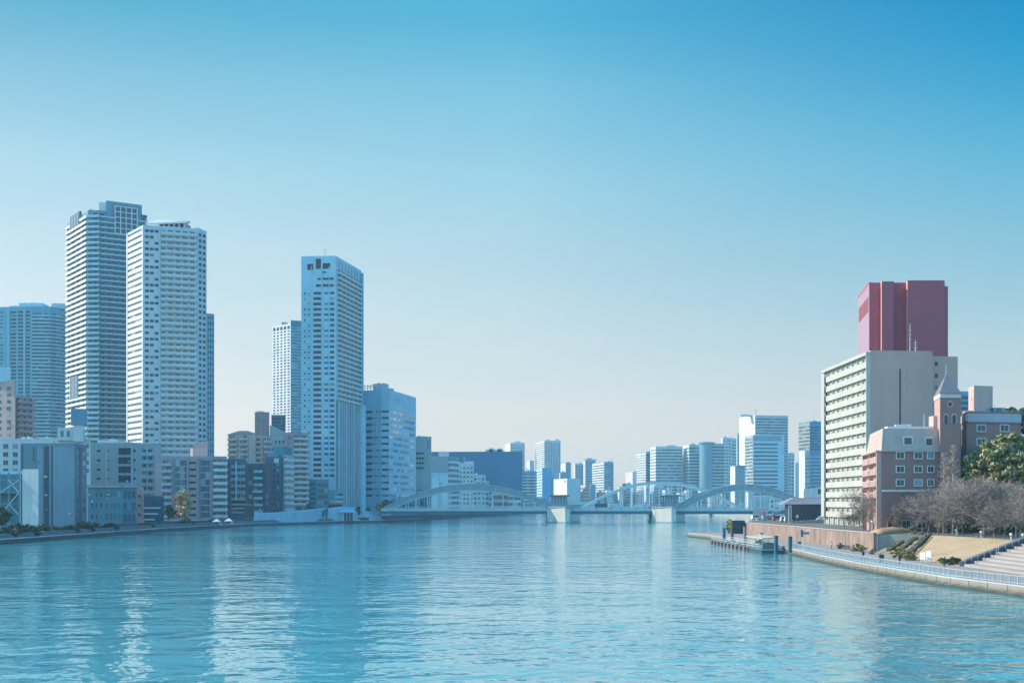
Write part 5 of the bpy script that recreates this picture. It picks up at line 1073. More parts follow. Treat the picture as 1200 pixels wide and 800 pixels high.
# stone seating steps
STEPM = wall((.34, .29, .26), .9, .12, .0)
dl = lambda x: 243 + (x - 76) * 29 / 22 - 1.4
mb = MB()
for k in range(9):
    x = 77 + k * 2.5; mb.prism([(x, 150), (101.5, 150), (101.5, dl(101.5)), (x, dl(x))], 1.2 + .4 * k, 1.2 + .4 * (k + 1) - (.0 if k < 8 else .02), STEPM)
tag(mb.build('stone_steps'), kind='structure')
for a_, c_, lab in (((76.6, 242.4, 1.2), (86.2, 255.0, 2.85), 'dark low kerb wall with handrail along the lower half of the lawn edge'), ((86.8, 255.6, 3.0), (98.2, 270.6, 4.9), 'dark low kerb wall with handrail along the upper half of the lawn edge')):
    r = empty('kerb_wall', a_, lab, 'wall', 'kerb walls between lawn and steps'); A = Vector(a_); V = Vector(c_) - A; mb = MB(); mb.bar((0, 0, .3), V + Vector((0, 0, .3)), .7, .9, wall((.10, .10, .11))); mb.build('wall', r)
    mb = MB(); mb.bar((.5, -.4, 1.25), V + Vector((.5, -.4, 1.25)), .1, .1, STEEL)
    for k in range(6): q = V * (k / 5) + Vector((.5, -.4, 0)); mb.bar(q, q + Vector((0, 0, 1.25)), .07, .07, STEEL)
    mb.build('handrail', r)
r = empty('handrail', (80, 214, 1.2), 'grey pipe handrail standing on the stone steps at the right edge', 'railing'); mb = MB()
for k in range(5): mb.tube((1.5 * k, .4 * k, .3 * k), (1.5 * k, .4 * k, .3 * k + 1.3), .06, .06, STEEL, 6)
mb.bar((0, 0, 1.3), (6, 1.6, 2.5), .1, .1, STEEL); mb.build('rail', r)
# promenade railing
RW = plain((.42, .46, .47), .5); pts = [Vector((x + 1.1, y, 1.36)) for x, y in RB[2:9]]
r = empty('promenade_railing', (65, 240, 1.36), 'long pale railing along the promenade edge in the lower right', 'railing'); ro = Vector((65, 240, 1.36)); segs = []
L = 0; walk = []
for a_, c_ in zip(pts, pts[1:]):
    n = max(1, round((c_ - a_).length / 2.4))
    for k in range(n): walk.append(a_ + (c_ - a_) * k / n)
walk.append(pts[-1])
for i, p in enumerate(walk): mb = MB(); q = p - ro; mb.box(q.x - .08, q.x + .08, q.y - .08, q.y + .08, -.15, 1.12, RW); mb.build('post', r)
mb = MB()
for a_, c_ in zip(walk, walk[1:]):
    for z in (1.08, .14): mb.bar(a_ - ro + Vector((0, 0, z)), c_ - ro + Vector((0, 0, z)), .07, .07, RW)
mb.build('rail', r); mb = MB()
for a_, c_ in zip(walk, walk[1:]):
    for k in range(1, 9): q = a_ + (c_ - a_) * k / 9 - ro; mb.box(q.x - .012, q.x + .012, q.y - .012, q.y + .012, .16, 1.06, RW)
tag(mb.build('baluster', r), kind='stuff')

# ------------------------------------------------------------------ trees and plants
def bark(c):
    return plain(c, .9, 0, 'bark')
BK = bark((.10, .085, .08)); BKG = bark((.14, .12, .105)); BKT = bark((.235, .185, .165)); BKP = bark((.38, .27, .22))
def bare_meshes(seed, th, L1, lv, decay, up, nb, tw=BKT, bk=BKG, spread=.9, tw_r=.022):
    """forked trunk of height th; limbs of length L1 shrinking by decay, ending in a haze of twigs"""
    rg = random.Random(seed); tr = MB(); cr = MB()
    def grow(p, d, L, r, l):
        q = p + d * L; mid = p + d * L * .5 + Vector((rg.uniform(-1, 1), rg.uniform(-1, 1), rg.uniform(-.5, .5))) * L * .08
        b_ = tr if l == 0 else cr; m = bk if l < 3 else tw; n = 7 if l == 0 else 4 if l < 3 else 3
        if l < 4: b_.tube(p, mid, r, r * .85, m, n, False); b_.tube(mid, q, r * .85, r * .7, m, n, False)
        else: b_.tube(p, q, r, r * .7, m, n, False)
        if l >= lv: return
        for k in range(rg.randint(*nb)):
            ax = Vector((rg.uniform(-1, 1), rg.uniform(-1, 1), rg.uniform(-.5, .5))).normalized(); f = rg.uniform(.55, 1.0) * spread
            nd = (d * (1 - f * .5) + ax * f + Vector((0, 0, up))).normalized()
            st = q if (k < 2 or l == 0) else p + d * L * rg.uniform(.45, .95)
            grow(st, nd, (L1 if l == 0 else L * decay) * rg.uniform(.8, 1.12), max(tw_r, r * rg.uniform(.5, .66)), l + 1)
    grow(Vector((0, 0, 0)), Vector((rg.uniform(-.15, .15), rg.uniform(-.15, .15), 1)).normalized(), th, .07 + th * .07, 0)
    return tr.data('trunk'), cr.data('branches')
def place_tree(name, meshes, loc, label, cat='tree', group=None, rz=0, s=1, parts=('trunk', 'branches')):
    r = empty(name, loc, label, cat, group, rz); r.scale = (s, s, s)
    for me, pn in zip(meshes, parts): o = bpy.data.objects.new(pn, me); COL.objects.link(o); o.parent = r
    return r
cherry = [bare_meshes(40 + i, 2.3, 3.3, 7, .79, .12, (2, 4), tw_r=.026) for i in range(4)]
rg = random.Random(21); row = []
for k in range(17):
    d = 268 + 7.2 * k + rg.uniform(-2, 2); X = 99.5 + (d - 268) * -.03 + rg.uniform(-.6, 2.2) + (3.5 if k % 2 else 0)
    row.append((X, d))
nth = 'first second third fourth fifth sixth seventh eighth ninth tenth eleventh twelfth thirteenth fourteenth fifteenth sixteenth seventeenth'.split()
for k, (X, d) in enumerate(row): place_tree('cherry_tree', cherry[k % 4], (X, d, 4.7), 'bare grey cherry tree behind the lawn, %s from the right edge of the row' % nth[k], 'tree', 'bare cherry trees behind the lawn', rg.uniform(0, 6.28), rg.uniform(.85, 1.12))
for k in range(9):
    d = 285 + 13 * k; X = 108 + rg.uniform(-1, 4) - (d - 285) * .03
    place_tree('cherry_tree', cherry[(k + 2) % 4], (X, d, 4.7), 'bare grey cherry tree in the second row behind the lawn, %s from the right' % nth[k], 'tree', 'bare cherry trees behind the lawn', rg.uniform(0, 6.28), rg.uniform(.9, 1.2))
small = [bare_meshes(70 + i, .9, 1.8, 5, .74, .2, (3, 4), BKG) for i in range(2)]
for k, (px, d) in enumerate(((989, 392), (1001, 385), (1012, 372), (1024, 358), (1036, 352), (1047, 345))):
    X, Y = XY(px, d); place_tree('small_bare_tree', small[k % 2], (X, Y, 4.7), 'small bare grey tree under the cream slab and brick end, %s from the left' % nth[k], 'tree', 'small bare trees above the flood wall', k * 1.3, .9 + .05 * k)
def redwood(seed):
    rg = random.Random(seed); tr = MB(); cr = MB(); H = 21
    tr.tube((0, 0, 0), (0, 0, H), .3, .03, BKP, 8, False)
    for k in range(150):
        z = H * (.18 + .8 * rg.random() ** .8); L = (H - z) * .17 + .7; a = rg.uniform(0, 6.28); p = Vector((0, 0, z)); d = Vector((math.cos(a), math.sin(a), .5)).normalized(); q = p + d * L; cr.tube(p, q, .05, .02, BKP, 3, False)
        for j in range(7): t = rg.uniform(.2, 1); e = Vector((rg.uniform(-1, 1), rg.uniform(-1, 1), rg.uniform(-.2, 1))).normalized(); cr.tube(p + d * L * t, p + d * L * t + e * rg.uniform(.3, .8), .022, .015, BKP, 3, False)
    return tr.data('trunk'), cr.data('branches')
rw = redwood(5)
for k, (px, d, s_, lab) in enumerate(((1106, 338, .92, 'pinkish bare conifer in front of the brick tower, the left of a close pair'), (1117, 334, 1.0, 'taller pinkish bare conifer in front of the brick tower, right of a close pair'))): X, Y = XY(px, d); place_tree('bare_conifer', rw, (X, Y, 4.7), lab, 'tree', 'bare conifers by the brick tower', k * 2, s_)
def leafy(seed, lobes, n, size, mats, trunk, tm=BK, core=None):
    """lobes: (x, y, z, rx, ry, rz); leaf clumps spread through each lobe, with limbs reaching in"""
    rg = random.Random(seed); cr = MB(); tr = MB(); tot = sum(l[3] * l[4] + l[3] * l[5] for l in lobes)
    tr.tube((0, 0, 0), (0, 0, trunk), trunk * .055 + .08, trunk * .04 + .05, tm, 8, False)
    for l in lobes:
        tr.tube((0, 0, trunk * .9), (l[0], l[1], l[2]), .16, .05, tm, 5, False)
        k = int(n * (l[3] * l[4] + l[3] * l[5]) / tot); w = [m for m in mats]
        for j in range(max(1, k // 45)):                                # sub-clumps give light and dark masses
            while True:
                p = Vector((rg.uniform(-1, 1), rg.uniform(-1, 1), rg.uniform(-1, 1)))
                if .45 < p.length <= 1: break
            c = (l[0] + p.x * l[3] * .86, l[1] + p.y * l[4] * .86, l[2] + p.z * l[5] * .86); s_ = rg.uniform(.16, .34)
            clumps(cr, c, (l[3] * s_, l[4] * s_, l[5] * s_ * .8), 45, size, [w[rg.randrange(len(w))], w[rg.randrange(len(w))]], rg, .6)
    return tr.data('trunk'), cr.data('crown')
EV = [leafm((.14, .17, .06)), leafm((.22, .225, .08)), leafm((.085, .125, .05)), leafm((.32, .27, .11))]
OL = [leafm((.24, .22, .09)), leafm((.34, .28, .12)), leafm((.16, .165, .07))]
def lobes_of(seed, n, R_, z0, z1, sq=1):
    rg = random.Random(seed); L = []
    for k in range(n): a = rg.uniform(0, 6.28); rr_ = R_ * rg.uniform(.2, .75); z = z0 + (z1 - z0) * (k + .5) / n; w = R_ * (.62 - .34 * abs((k + .5) / n - .42)); L.append((rr_ * math.cos(a) * (1 - .5 * k / n), rr_ * math.sin(a) * (1 - .5 * k / n), z, w, w, w * .75 * sq))
    return L
big = leafy(1, lobes_of(3, 9, 7.5, 7, 21), 15000, .34, EV, 8); mid = leafy(2, lobes_of(8, 8, 6, 5, 15), 11000, .32, OL + EV[:2], 6); evs = leafy(4, lobes_of(12, 7, 5, 3, 12), 8000, .3, EV[:3], 4)
for px, d, me, s_, lab in ((1191, 365, big, 1.42, 'tallest dark green evergreen at the right edge'), (1172, 375, big, 1.2, 'dark green evergreen in front of the brick block windows'), (1156, 352, mid, 1.4, 'olive yellow-topped tree left of the tall evergreens'), (1182, 340, mid, 1.5, 'broad olive tree below the tall evergreens at the right'), (1144, 368, evs, 1.25, 'smaller green tree, leftmost of the evergreens'), (1208, 345, evs, 1.4, 'green tree cut by the right edge of the picture')):
    X, Y = XY(px, d); place_tree('evergreen_tree', me, (X, Y, 4.7), lab, 'tree', 'evergreens at the right edge', px, s_, ('trunk', 'crown'))
# dark understorey and hedges
bushA = leafy(15, [(0, 0, 1.2, 1.8, 1.8, 1.1), (1.2, .4, 1.0, 1.3, 1.3, .9), (-1.1, .2, .9, 1.4, 1.3, .8)], 1600, .2, [LG, LG, LY], .5); bushB = leafy(16, [(0, 0, 1.0, 1.5, 1.5, 1.0), (-.9, .3, .9, 1.2, 1.2, .8)], 1200, .2, [LY, LY, LO], .4); bushD = leafy(17, [(0, 0, 1.5, 2.4, 2.4, 1.4), (1.8, 0, 1.2, 1.8, 1.8, 1.2), (-1.7, .5, 1.3, 1.9, 1.8, 1.1)], 2400, .26, [LD, LD, LG], .6)
for k in range(11):
    d = 268 + 11.5 * k; X = 112 - .03 * (d - 268) + rg.uniform(-1, 1); place_tree('understorey_bush', bushD, (X, d, 4.7), 'dark green bush behind the cherry trunks, %s from the right' % nth[k], 'bush', 'dark bushes behind the cherry trunks', k, rg.uniform(.9, 1.35), ('stem', 'foliage'))
for px, y, d, me, s_, lab in ((1055, 650, 277, bushA, .95, 'round green bush on the promenade left of the white notice boards'), (1068, 651, 268, bushB, 1.0, 'yellowish bush beside the left of the two white notice boards'), (1002, 645, 318, bushB, .9, 'olive shrub at the foot of the flood wall near the walker'), (1010, 646, 314, bushB, .8, 'smaller olive shrub right at the end of the flood wall'), (1022, 647, 300, bushB, .6, 'low dry shrub below the retaining wall'), (1116, 657, 248, bushD, .55, 'low dark bush at the near corner of the lawn'), (1104, 656, 252, bushA, .55, 'low green bush under the lower lip of the lawn'), (985, 640, 336, bushB, .75, 'dry brown shrub against the flood wall by the bench')):
    X, Y = XY(px, d); place_tree('shrub', me, (max(X, 70.5), Y, 1.15), lab, 'shrub', None, px, s_, ('stem', 'foliage'))
for k, (t0, lab) in enumerate(((.30, 'trimmed green hedge strip up the planted slope, nearest the retaining wall'), (.55, 'trimmed olive hedge strip in the middle of the planted slope'), (.85, 'trimmed dark hedge strip along the left edge of the lawn'))):
    A = Vector((82.7, 321, 1.3)) * (1 - t0) + Vector((76.1, 271.3, 1.3)) * t0; B = Vector((95.8, 344, 4.9)) * (1 - t0) + Vector((93.9, 316.3, 4.9)) * t0; r = empty('hedge', A, lab, 'hedge', 'hedge strips on the planted slope'); mb = MB(); rg2 = random.Random(k)
    for q in range(26): c = (B - A) * (.08 + .9 * q / 26); clumps(mb, (c.x, c.y, c.z + .35), (.75, .7, .4), 60, .16, [[LG, LY], [LY, LY, LBR], [LBR, LG]][k], rg2, .6)
    mb.build('foliage', r); mb = MB(); mb.bar((B - A) * .06 + Vector((0, 0, .3)), (B - A) * .98 + Vector((0, 0, .3)), 1.0, .5, BK); mb.build('stems', r)
for k in range(5): # white garden lamps along the lawn's top
    X, Y = XY((1121, 1150, 1185, 1022, 1199)[k], (318, 296, 276, 335, 271)[k]); r = empty('garden_lamp', (X, Y, 4.8), ('low white garden lamp at the top left of the lawn', 'low white garden lamp at the top middle of the lawn', 'low white garden lamp at the top right of the lawn', 'white lamp post beside the rusty grass mound', 'low white garden lamp at the right edge of the picture')[k], 'lamp', 'white garden lamps'); h = 2.6 if k == 3 else .9; mb = MB(); mb.tube((0, 0, 0), (0, 0, h), .12, .1, OFFW, 8); mb.build('post', r); mb = MB(); mb.lathe([(.3, h), (.36, h + .25), (.2, h + .5)], WHITE, 10); mb.build('lamp_head', r)
for k, px in enumerate((1081.5, 1088.5)):
    X, Y = XY(px, 258); r = empty('notice_board', (X, Y, 1.2), ('white notice board on two legs below the lawn, the left of two', 'larger white notice board below the lawn, the right of two')[k], 'sign', 'white notice boards', -.8); h = (1.25, 1.5)[k]; mb = MB(); mb.box(-.5, .5, -.05, .05, .55, .55 + h, plain((.8, .8, .8), .6)); mb.build('panel', r)
    for x in (-.45, .45): mb = MB(); mb.box(x - .05, x + .05, .051, .13, 0, .55 + h, STEEL); mb.build('leg', r)
# bench and planter by the flood wall
r = empty('bench', (77.5, 330, 1.2), 'long dark purple bench against the flood wall', 'bench'); DP = plain((.06, .03, .06), .6); mb = MB(); mb.box(-.3, .3, -3, 3, .42, .5, DP); mb.build('seat', r); mb = MB(); mb.box(.25, .33, -3, 3, .55, 1.0, DP); mb.build('backrest', r)
for y in (-2.6, 0, 2.6): mb = MB(); mb.box(-.25, .3, y - .06, y + .06, 0, .419, STEEL); mb.build('leg', r)
# people
def person(loc, rz, shirt, trousers, hair, label, pose='walk', s=1.0, hold=None):
    r = empty('person', loc, label, 'person', None, rz); r.scale = (s, s, s)
    st = .22 if pose == 'walk' else .05
    if pose == 'sit': V = {'pel': (0, 0, .5), 'ch': (0, .02, .92), 'nk': (0, .03, 1.08), 'hd': (0, -.02, 1.2), 'tp': (0, -.02, 1.32), 'lh': (-.1, 0, .5), 'rh': (.1, 0, .5), 'lk': (-.13, -.42, .52), 'rk': (.13, -.42, .52), 'lf': (-.13, -.42, .08), 'rf': (.13, -.40, .08), 'lt': (-.13, -.58, .04), 'rt': (.13, -.56, .04), 'ls': (-.19, .02, 1.0), 'rs': (.19, .02, 1.0), 'le': (-.24, -.1, .74), 're': (.24, -.1, .74), 'lw': (-.14, -.32, .62), 'rw': (.14, -.32, .62)}
    else: V = {'pel': (0, 0, .92), 'ch': (0, -.01, 1.32), 'nk': (0, -.01, 1.47), 'hd': (0, -.03, 1.58), 'tp': (0, -.02, 1.70), 'lh': (-.1, 0, .9), 'rh': (.1, 0, .9), 'lk': (-.1, -st * .6, .5), 'rk': (.1, st * .35, .5), 'lf': (-.1, -st, .07), 'rf': (.1, st * 1.1, .1), 'lt': (-.1, -st - .16, .04), 'rt': (.1, st * 1.1 - .15, .04), 'ls': (-.2, 0, 1.41), 'rs': (.2, 0, 1.41), 'le': (-.26, st * .3, 1.14), 're': (.26, -st * .3, 1.14), 'lw': (-.25, st * .2 - .08, .88), 'rw': (.25, -st * .8 - .05, .92)}
    RAD = dict(pel=.15, ch=.16, nk=.06, hd=.1, tp=.07, lh=.1, rh=.1, lk=.075, rk=.075, lf=.05, rf=.05, lt=.045, rt=.045, ls=.085, rs=.085, le=.055, re=.055, lw=.04, rw=.04)
    E_ = [('pel', 'ch'), ('ch', 'nk'), ('nk', 'hd'), ('hd', 'tp'), ('pel', 'lh'), ('pel', 'rh'), ('lh', 'lk'), ('rh', 'rk'), ('lk', 'lf'), ('rk', 'rf'), ('lf', 'lt'), ('rf', 'rt'), ('ch', 'ls'), ('ch', 'rs'), ('ls', 'le'), ('rs', 're'), ('le', 'lw'), ('re', 'rw')]
    ks = list(V); me = bpy.data.meshes.new('body'); me.from_pydata([V[k] for k in ks], [(ks.index(a), ks.index(b_)) for a, b_ in E_], []); o = bpy.data.objects.new('body', me); COL.objects.link(o); o.parent = r
    m = o.modifiers.new('skin', 'SKIN'); me.skin_vertices.new() if not me.skin_vertices else None
    for i, k in enumerate(ks): me.skin_vertices[0].data[i].radius = (RAD[k], RAD[k]); me.skin_vertices[0].data[i].use_root = (k == 'pel')
    o.modifiers.new('sub', 'SUBSURF').levels = 1; o.modifiers['sub'].render_levels = 1
    mt, n_, b_ = new_mat('clothes'); b_.inputs['Roughness'].default_value = .85; t = n_.nodes.new('ShaderNodeTexCoord'); sx = n_.nodes.new('ShaderNodeSeparateXYZ'); link(n_, t.outputs['Object'], sx.inputs[0]); H = 1.75 if pose != 'sit' else 1.37; dv = n_.nodes.new('ShaderNodeMath'); dv.operation = 'DIVIDE'; dv.inputs[1].default_value = H; link(n_, sx.outputs['Z'], dv.inputs[0])
    c = cramp(n_, dv.outputs[0], [(0, (.02, .02, .02)), (.06, trousers), (.5, shirt), (.85, (.42, .27, .20))]); n_.nodes[-1].color_ramp.interpolation = 'CONSTANT' if hasattr(n_.nodes[-1], 'color_ramp') else None
    link(n_, c, b_.inputs['Base Color']); me.materials.append(mt)
    mb = MB(); z = V['hd'][2]; y = V['hd'][1]; mb.lathe([(.11, z + .0), (.125, z + .07), (.10, z + .15), (.03, z + .185)], plain(hair, .8), 10, 0, y + .03); mb.build('hair', r, smooth=True)
    if hold == 'bag': mb = MB(); mb.box(.22, .42, -.2, .15, .55, .92, plain((.6, .6, .6), .7)); mb.build('bag', r)
    return r
BLK = (.015, .017, .025); NV = (.02, .03, .07)
def pp(px, d, **k): X, Y = XY(px, d); return (X, Y, 1.2)
person(pp(1011.7, 272), .5, BLK, (.05, .06, .10), (.02, .015, .01), 'person in black walking alone with a small dog on the promenade')
person(pp(1031.8, 256), .3, NV, BLK, (.02, .015, .01), 'person in dark coat strolling as the left of a pair', s=1.02)
person(pp(1034.6, 256), .2, BLK, NV, (.03, .02, .015), 'person in black strolling as the right of a pair', s=.97)
person(pp(1054.5, 252), .1, BLK, BLK, (.02, .015, .01), 'person in black standing before the green bush', 'stand')
person(pp(1107, 240), -.4, BLK, NV, (.02, .015, .01), 'person in black standing below the lawn beside the dark bush', 'stand')
person((78.6, 217, 1.6), .6, BLK, BLK, (.02, .015, .01), 'person in black on the stone steps at the right edge', 'stand')
person((77.2, 334.6, 1.18), -1.4, BLK, NV, (.02, .015, .01), 'person in black sitting at the far end of the purple bench', 'sit')
person((75.4, 335.5, 1.2), 1.2, (.55, .55, .55), BLK, (.02, .015, .01), 'person in white top standing by the purple bench', 'stand')
# small dog
X, Y = XY(1015.5, 272); r = empty('dog', (X, Y, 1.2), 'small brown dog beside the lone walker on the promenade', 'dog', rz=.5)
V = [(0, .18, .3), (0, -.18, .32), (0, -.32, .42), (0, -.42, .40), (0, -.52, .37), (-.07, .2, .17), (-.07, .24, .12), (-.07, .2, .02), (.07, .2, .17), (.07, .24, .12), (.07, .2, .02), (-.07, -.2, .15), (-.07, -.2, .02), (.07, -.16, .15), (.07, -.14, .02), (0, .3, .38), (0, .36, .5)]
E_ = [(0, 1), (1, 2), (2, 3), (3, 4), (0, 5), (5, 6), (6, 7), (0, 8), (8, 9), (9, 10), (1, 11), (11, 12), (1, 13), (13, 14), (0, 15), (15, 16)]; RD = [.1, .12, .08, .085, .04, .05, .035, .03, .05, .035, .03, .045, .03, .045, .03, .03, .02]
me = bpy.data.meshes.new('body'); me.from_pydata(V, E_, []); o = bpy.data.objects.new('body', me); COL.objects.link(o); o.parent = r; o.modifiers.new('skin', 'SKIN'); me.skin_vertices.new() if not me.skin_vertices else None
for i, q in enumerate(RD): me.skin_vertices[0].data[i].radius = (q, q); me.skin_vertices[0].data[i].use_root = (i == 0)
o.modifiers.new('sub', 'SUBSURF').levels = 1; me.materials.append(plain((.22, .12, .06), .9)); mb = MB()
for x in (-.05, .05): mb.mesh8([(x - .03, -.42, .45), (x + .03, -.42, .45), (x + .03, -.37, .45), (x - .03, -.37, .45), (x - .01, -.41, .53), (x + .01, -.41, .53), (x + .01, -.39, .53), (x - .01, -.39, .53)], plain((.12, .06, .03), .9))
mb.build('ear', r)

# ------------------------------------------------------------------ left bank: slopes, boathouse, greenery
def bank_x(d):
    for (x0, y0), (x1, y1) in zip(LB, LB[1:]):
        if y0 <= d <= y1: return x0 + (x1 - x0) * (d - y0) / (y1 - y0)
def at_bank(px, inset):
    """distance at which column px meets the bank line moved inland"""
    d = 300
    while (px - 600) / F * d > bank_x(d) - inset: d += 1
    return (px - 600) / F * d, d
SLOPE = wall((.36, .46, .52), .8, .15, .25)
def embank(name, prof, d0, d1, label, dep=14, mat=SLOPE):
    """bank of concrete: prof = (column, top row); bottom on the quay"""
    r = empty(name, (*XY(prof[0][0], d0), 0), label, 'embankment', 'concrete slopes by the bridge foot'); o = Vector((*XY(prof[0][0], d0), 0)); mb = MB(); n = len(prof)
    for i in range(n - 1):
        (pa, ya), (pb, yb) = prof[i], prof[i + 1]; da = d0 + (d1 - d0) * i / (n - 1); db = d0 + (d1 - d0) * (i + 1) / (n - 1)
        A = Vector((*XY(pa, da), 1.3)) - o; B = Vector((*XY(pb, db), 1.3)) - o; za, zb = ZP(ya, da + 5), ZP(yb, db + 5); e = 5; A.z = B.z = 1.0
        mb.mesh8([A, B, B + Vector((0, dep, 0)), A + Vector((0, dep, 0)), (A.x, A.y + e, za), (B.x, B.y + e, zb), (B.x, B.y + dep, zb), (A.x, A.y + dep, za)], mat)
    mb.build('slope', r); mb = MB()
    for i in range(n - 1):
        (pa, ya), (pb, yb) = prof[i], prof[i + 1]; da = d0 + (d1 - d0) * i / (n - 1); db = d0 + (d1 - d0) * (i + 1) / (n - 1)
        A = Vector((*XY(pa, da), 0)) - o; B = Vector((*XY(pb, db), 0)) - o; za, zb = ZP(ya, da + 5), ZP(yb, db + 5)
        mb.bar((A.x, A.y + 4.9, za + .45), (B.x, B.y + 4.9, zb + .45), .2, .9, LBLUE)
    mb.build('parapet', r); return r
D_ = lambda px, i=4: at_bank(px, i)[1]
embank('embankment', [(296, 602.5), (320, 602), (345, 600), (365, 598), (381, 596.5)], D_(296), D_(381), 'long pale blue concrete slope rising toward the bridge')
embank('embankment', [(383, 597), (398, 595), (414, 596), (432, 601), (446, 603)], D_(383), D_(446), 'second concrete slope behind the small boathouse')
r = empty('stairway', (*XY(380, D_(380) - 1), 1.3), 'dark stairway between the two concrete slopes', 'stairs'); mb = MB()
for k in range(9): mb.box(-3.5 + .45 * k, -2.0 + .45 * k, -1.5 + .35 * k, 4, .8 * k, .8 * k + .8, DKBL)
mb.build('flight', r); mb = MB(); mb.bar((-3.4, -1.6, 1), (.4, 1.4, 8), .1, .1, LBLUE); mb.build('handrail', r)
db = D_(402, 1.0)
b = Bld('boathouse', 'small cream boathouse with an open dark bay beneath the concrete slopes', 'boathouse', [(390.5, db + 3), (402, db), (414, db + 1)], 600, wall((.62, .60, .54)), yref=1, base=1.3, back=9, parapet=0)
f = b.fac(0); f.window(f.L * .5, 2.2, 2.2, 1.6, None, GLD, 0); f = b.fac(1); f.slab('open_bay', .4, f.L - .4, 1.4, b.top - .5, .06, NAVY)
for k in range(4): u = .2 + (f.L - .5) * k / 3; f.slab('post', u, u + .3, 1.31, b.top - .02, .4, PALE)
p = b.P; o = b.o; mb = MB(); zt = b.top - b.base; A = p[0] - o; B = p[2] - o; C = p[1] - o
mb.mesh8([(A.x - 1, C.y - 1.2, zt + .02), (B.x + 1, C.y - 1.2, zt + .02), (B.x + 1, B.y + 9, zt + .02), (A.x - 1, B.y + 9, zt + .02), (A.x + 2, C.y + 3.6, zt + 2.0), (B.x - 1.5, C.y + 3.6, zt + 2.0), (B.x - 1.5, C.y + 4.2, zt + 2.0), (A.x + 2, C.y + 4.2, zt + 2.0)], LBLUE); mb.build('roof', b.root); b.done()
bigbush = leafy(31, [(0, 0, 2.2, 3.4, 2.6, 2.0), (3, 0, 1.6, 2.6, 2.2, 1.5), (-2.8, .3, 1.8, 2.8, 2.3, 1.6)], 3000, .34, [LD, LD, leafm((.03, .06, .04))], .8); tallb = leafy(32, lobes_of(33, 6, 3.6, 2.5, 8), 4000, .34, [LD, leafm((.03, .065, .03))], 3)
lab2 = ['leftmost', 'second', 'third', 'fourth', 'fifth', 'sixth', 'seventh', 'eighth', 'ninth', 'tenth', 'eleventh', 'twelfth', 'thirteenth', 'fourteenth', 'fifteenth', 'sixteenth', 'seventeenth', 'eighteenth']
for j, k in enumerate(list(range(9)) + [11, 14, 16]):
    px = 2 + 15.5 * k + rg.uniform(-3, 3); X, Y = at_bank(px, 6.5)
    place_tree('bank_bush', bigbush, (X, Y, 1.2), 'dark bush on the left bank, %s along the quay' % (lab2[j] if j == 0 else lab2[j] + ' from the left'), 'bush', 'dark bushes along the left bank', rg.uniform(0, 6.28), rg.uniform(.8, 1.2) * (.95 if px < 190 else .8), ('stem', 'foliage'))
for px, d, me, s_, nm, lab in ((6, 430, tallb, .9, 'bank_tree', 'dark tree at the left edge before the steel frame'), (197, 520, tallb, .95, 'bank_tree', 'dark rounded tree left of the golden tree'), (364, 690, tallb, 1.0, 'bank_tree', 'dark tree below the teal pavilion'), (352, 680, tallb, .8, 'bank_tree', 'smaller dark tree left of the teal pavilion'), (418, 830, tallb, .8, 'bank_tree', 'dark tree between the round column and the office block'), (432, 836, tallb, .75, 'bank_tree', 'dark low tree before the office block'), (474, 900, tallb, .8, 'bank_tree', 'dark tree at the right foot of the office block'), (333, 690, bigbush, 1.0, 'bank_bush', 'dark bush at the foot of the white curved balconies')):
    X, Y = at_bank(px, 11); place_tree(nm, me, (X, Y, 3.1), lab, 'tree' if me is tallb else 'bush', None, px, s_, ('trunk', 'crown'))
X, Y = at_bank(452, 14); place_tree('round_tree', leafy(35, [(1, 0, 7, 4.2, 4, 4), (2.5, .5, 5.5, 3.6, 3.4, 3), (-2, -.5, 5.5, 3.2, 3, 3)], 5000, .36, [LD, LG], 3), (X, Y, 4), 'round dark green tree beside the office block at the bridge foot', 'tree', None, 0, 1, ('trunk', 'crown'))
X, Y = at_bank(445.5, 11); place_tree('round_tree', leafy(36, [(0, 0, 5.5, 3, 3, 3.2)], 2400, .34, [LY, LG], 2.5), (X, Y, 4), 'yellow-green round tree hard against the dark green one at the bridge foot', 'tree', None, 0, 1, ('trunk', 'crown'))
gt = leafy(37, lobes_of(38, 9, 4.4, 3.0, 10.5), 6500, .28, [leafm((.60, .38, .18)), leafm((.50, .26, .10)), leafm((.66, .46, .26))], 3.0, BKG)
X, Y = at_bank(218, 8); place_tree('golden_tree', gt, (X, Y, 1.3), 'golden autumn tree in front of the long grey apartment block', 'tree', None, 0, 1.5, ('trunk', 'crown'))
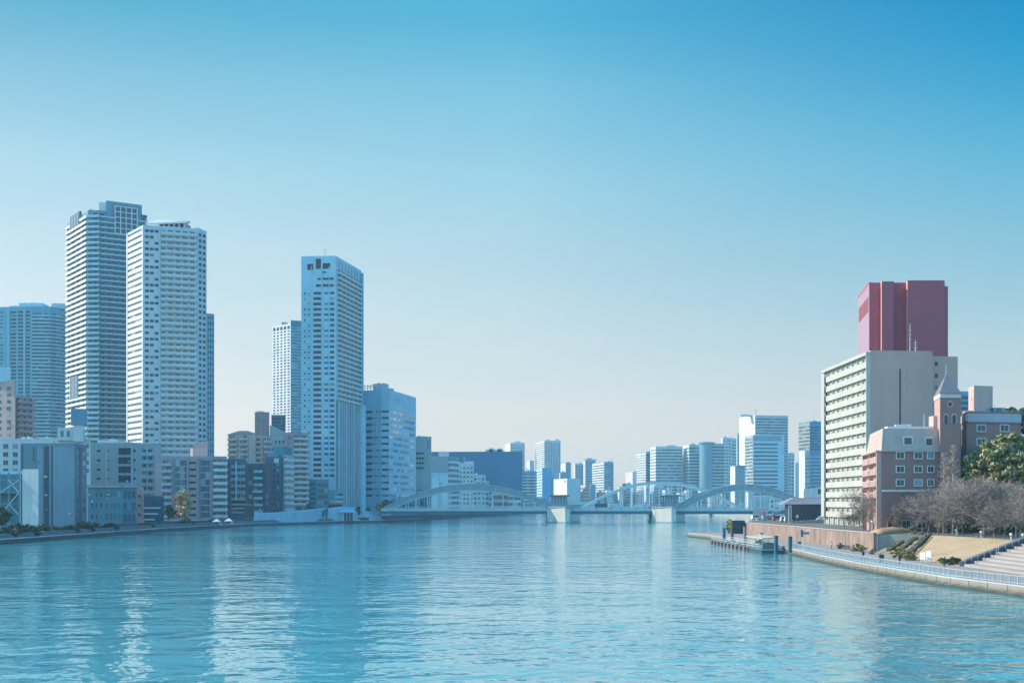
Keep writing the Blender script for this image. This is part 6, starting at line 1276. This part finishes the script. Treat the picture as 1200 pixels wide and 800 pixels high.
for k, (px, lab) in enumerate(((254, 'white site tent on the left quay, the left of two'), (268, 'white site tent on the left quay, the right of two'))):
    X, d = at_bank(px, 3.5); r = empty('quay_tent', (X, d, 1.3), lab, 'tent', 'white tents on the left quay'); mb = MB(); mb.mesh8([(-2, -2, 1.7), (2, -2, 1.7), (2, 2, 1.7), (-2, 2, 1.7), (-.2, -.2, 3), (.2, -.2, 3), (.2, .2, 3), (-.2, .2, 3)], WHITE); mb.build('roof', r)
    for x in (-1.9, 1.9):
        for y in (-1.9, 1.9): mb = MB(); mb.tube((x, y, 0), (x, y, 1.7), .08, .08, PALE, 6); mb.build('leg', r)
    mb = MB(); mb.box(-1.9, 1.9, 1.85, 1.9, .1, 1.69, OFFW); mb.build('side_panel', r)
r = empty('bank_slope', (-152, 560, 1.3), 'low grey concrete bank along the left quay below the bushes', 'embankment'); mb = MB(); LS = off(LB, -3.2); BS = wall((.12, .15, .17), .85, .25, .3)
for (x0, y0), (x1, y1) in zip(LS[1:5], LS[2:6]):
    mb.mesh8([(x0 + 152, y0 - 560, 0), (x0 + 150.2, y0 - 560, 0), (x1 + 150.2, y1 - 560.02, 0), (x1 + 152, y1 - 560.02, 0), (x0 + 151, y0 - 560, 1.5), (x0 + 150.4, y0 - 560, 1.5), (x1 + 150.4, y1 - 560.02, 1.5), (x1 + 151, y1 - 560.02, 1.5)], BS)
mb.build('wall_face', r)
r = empty('quay_wall', (-152, 560, 1.3), 'long dark flood wall behind the bushes of the left bank', 'wall'); mb = MB(); LW = off(LB, -8.6)
for (x0, y0), (x1, y1) in zip(LW[1:5], LW[2:6]): mb.bar((x0 + 152, y0 - 560, 1.2), (x1 + 152, y1 - 560.02, 1.2), .4, 2.4, CONCD)
mb.build('wall_face', r)

# ------------------------------------------------------------------ haze
mh = bpy.data.materials.new('haze'); mh.use_nodes = True; nth = mh.node_tree; nth.nodes.remove(nth.nodes['Principled BSDF'])
pv = nth.nodes.new('ShaderNodeVolumePrincipled'); pv.inputs['Color'].default_value = (.55, .82, .95, 1); pv.inputs['Density'].default_value = HAZE
pv.inputs['Anisotropy'].default_value = .2
nth.links.new(pv.outputs[0], nth.nodes['Material Output'].inputs['Volume'])
mb = MB(); mb.box(-8000, 8000, -500, 8000, -7, 240, mh)
tag(mb.build('haze'), kind='stuff')
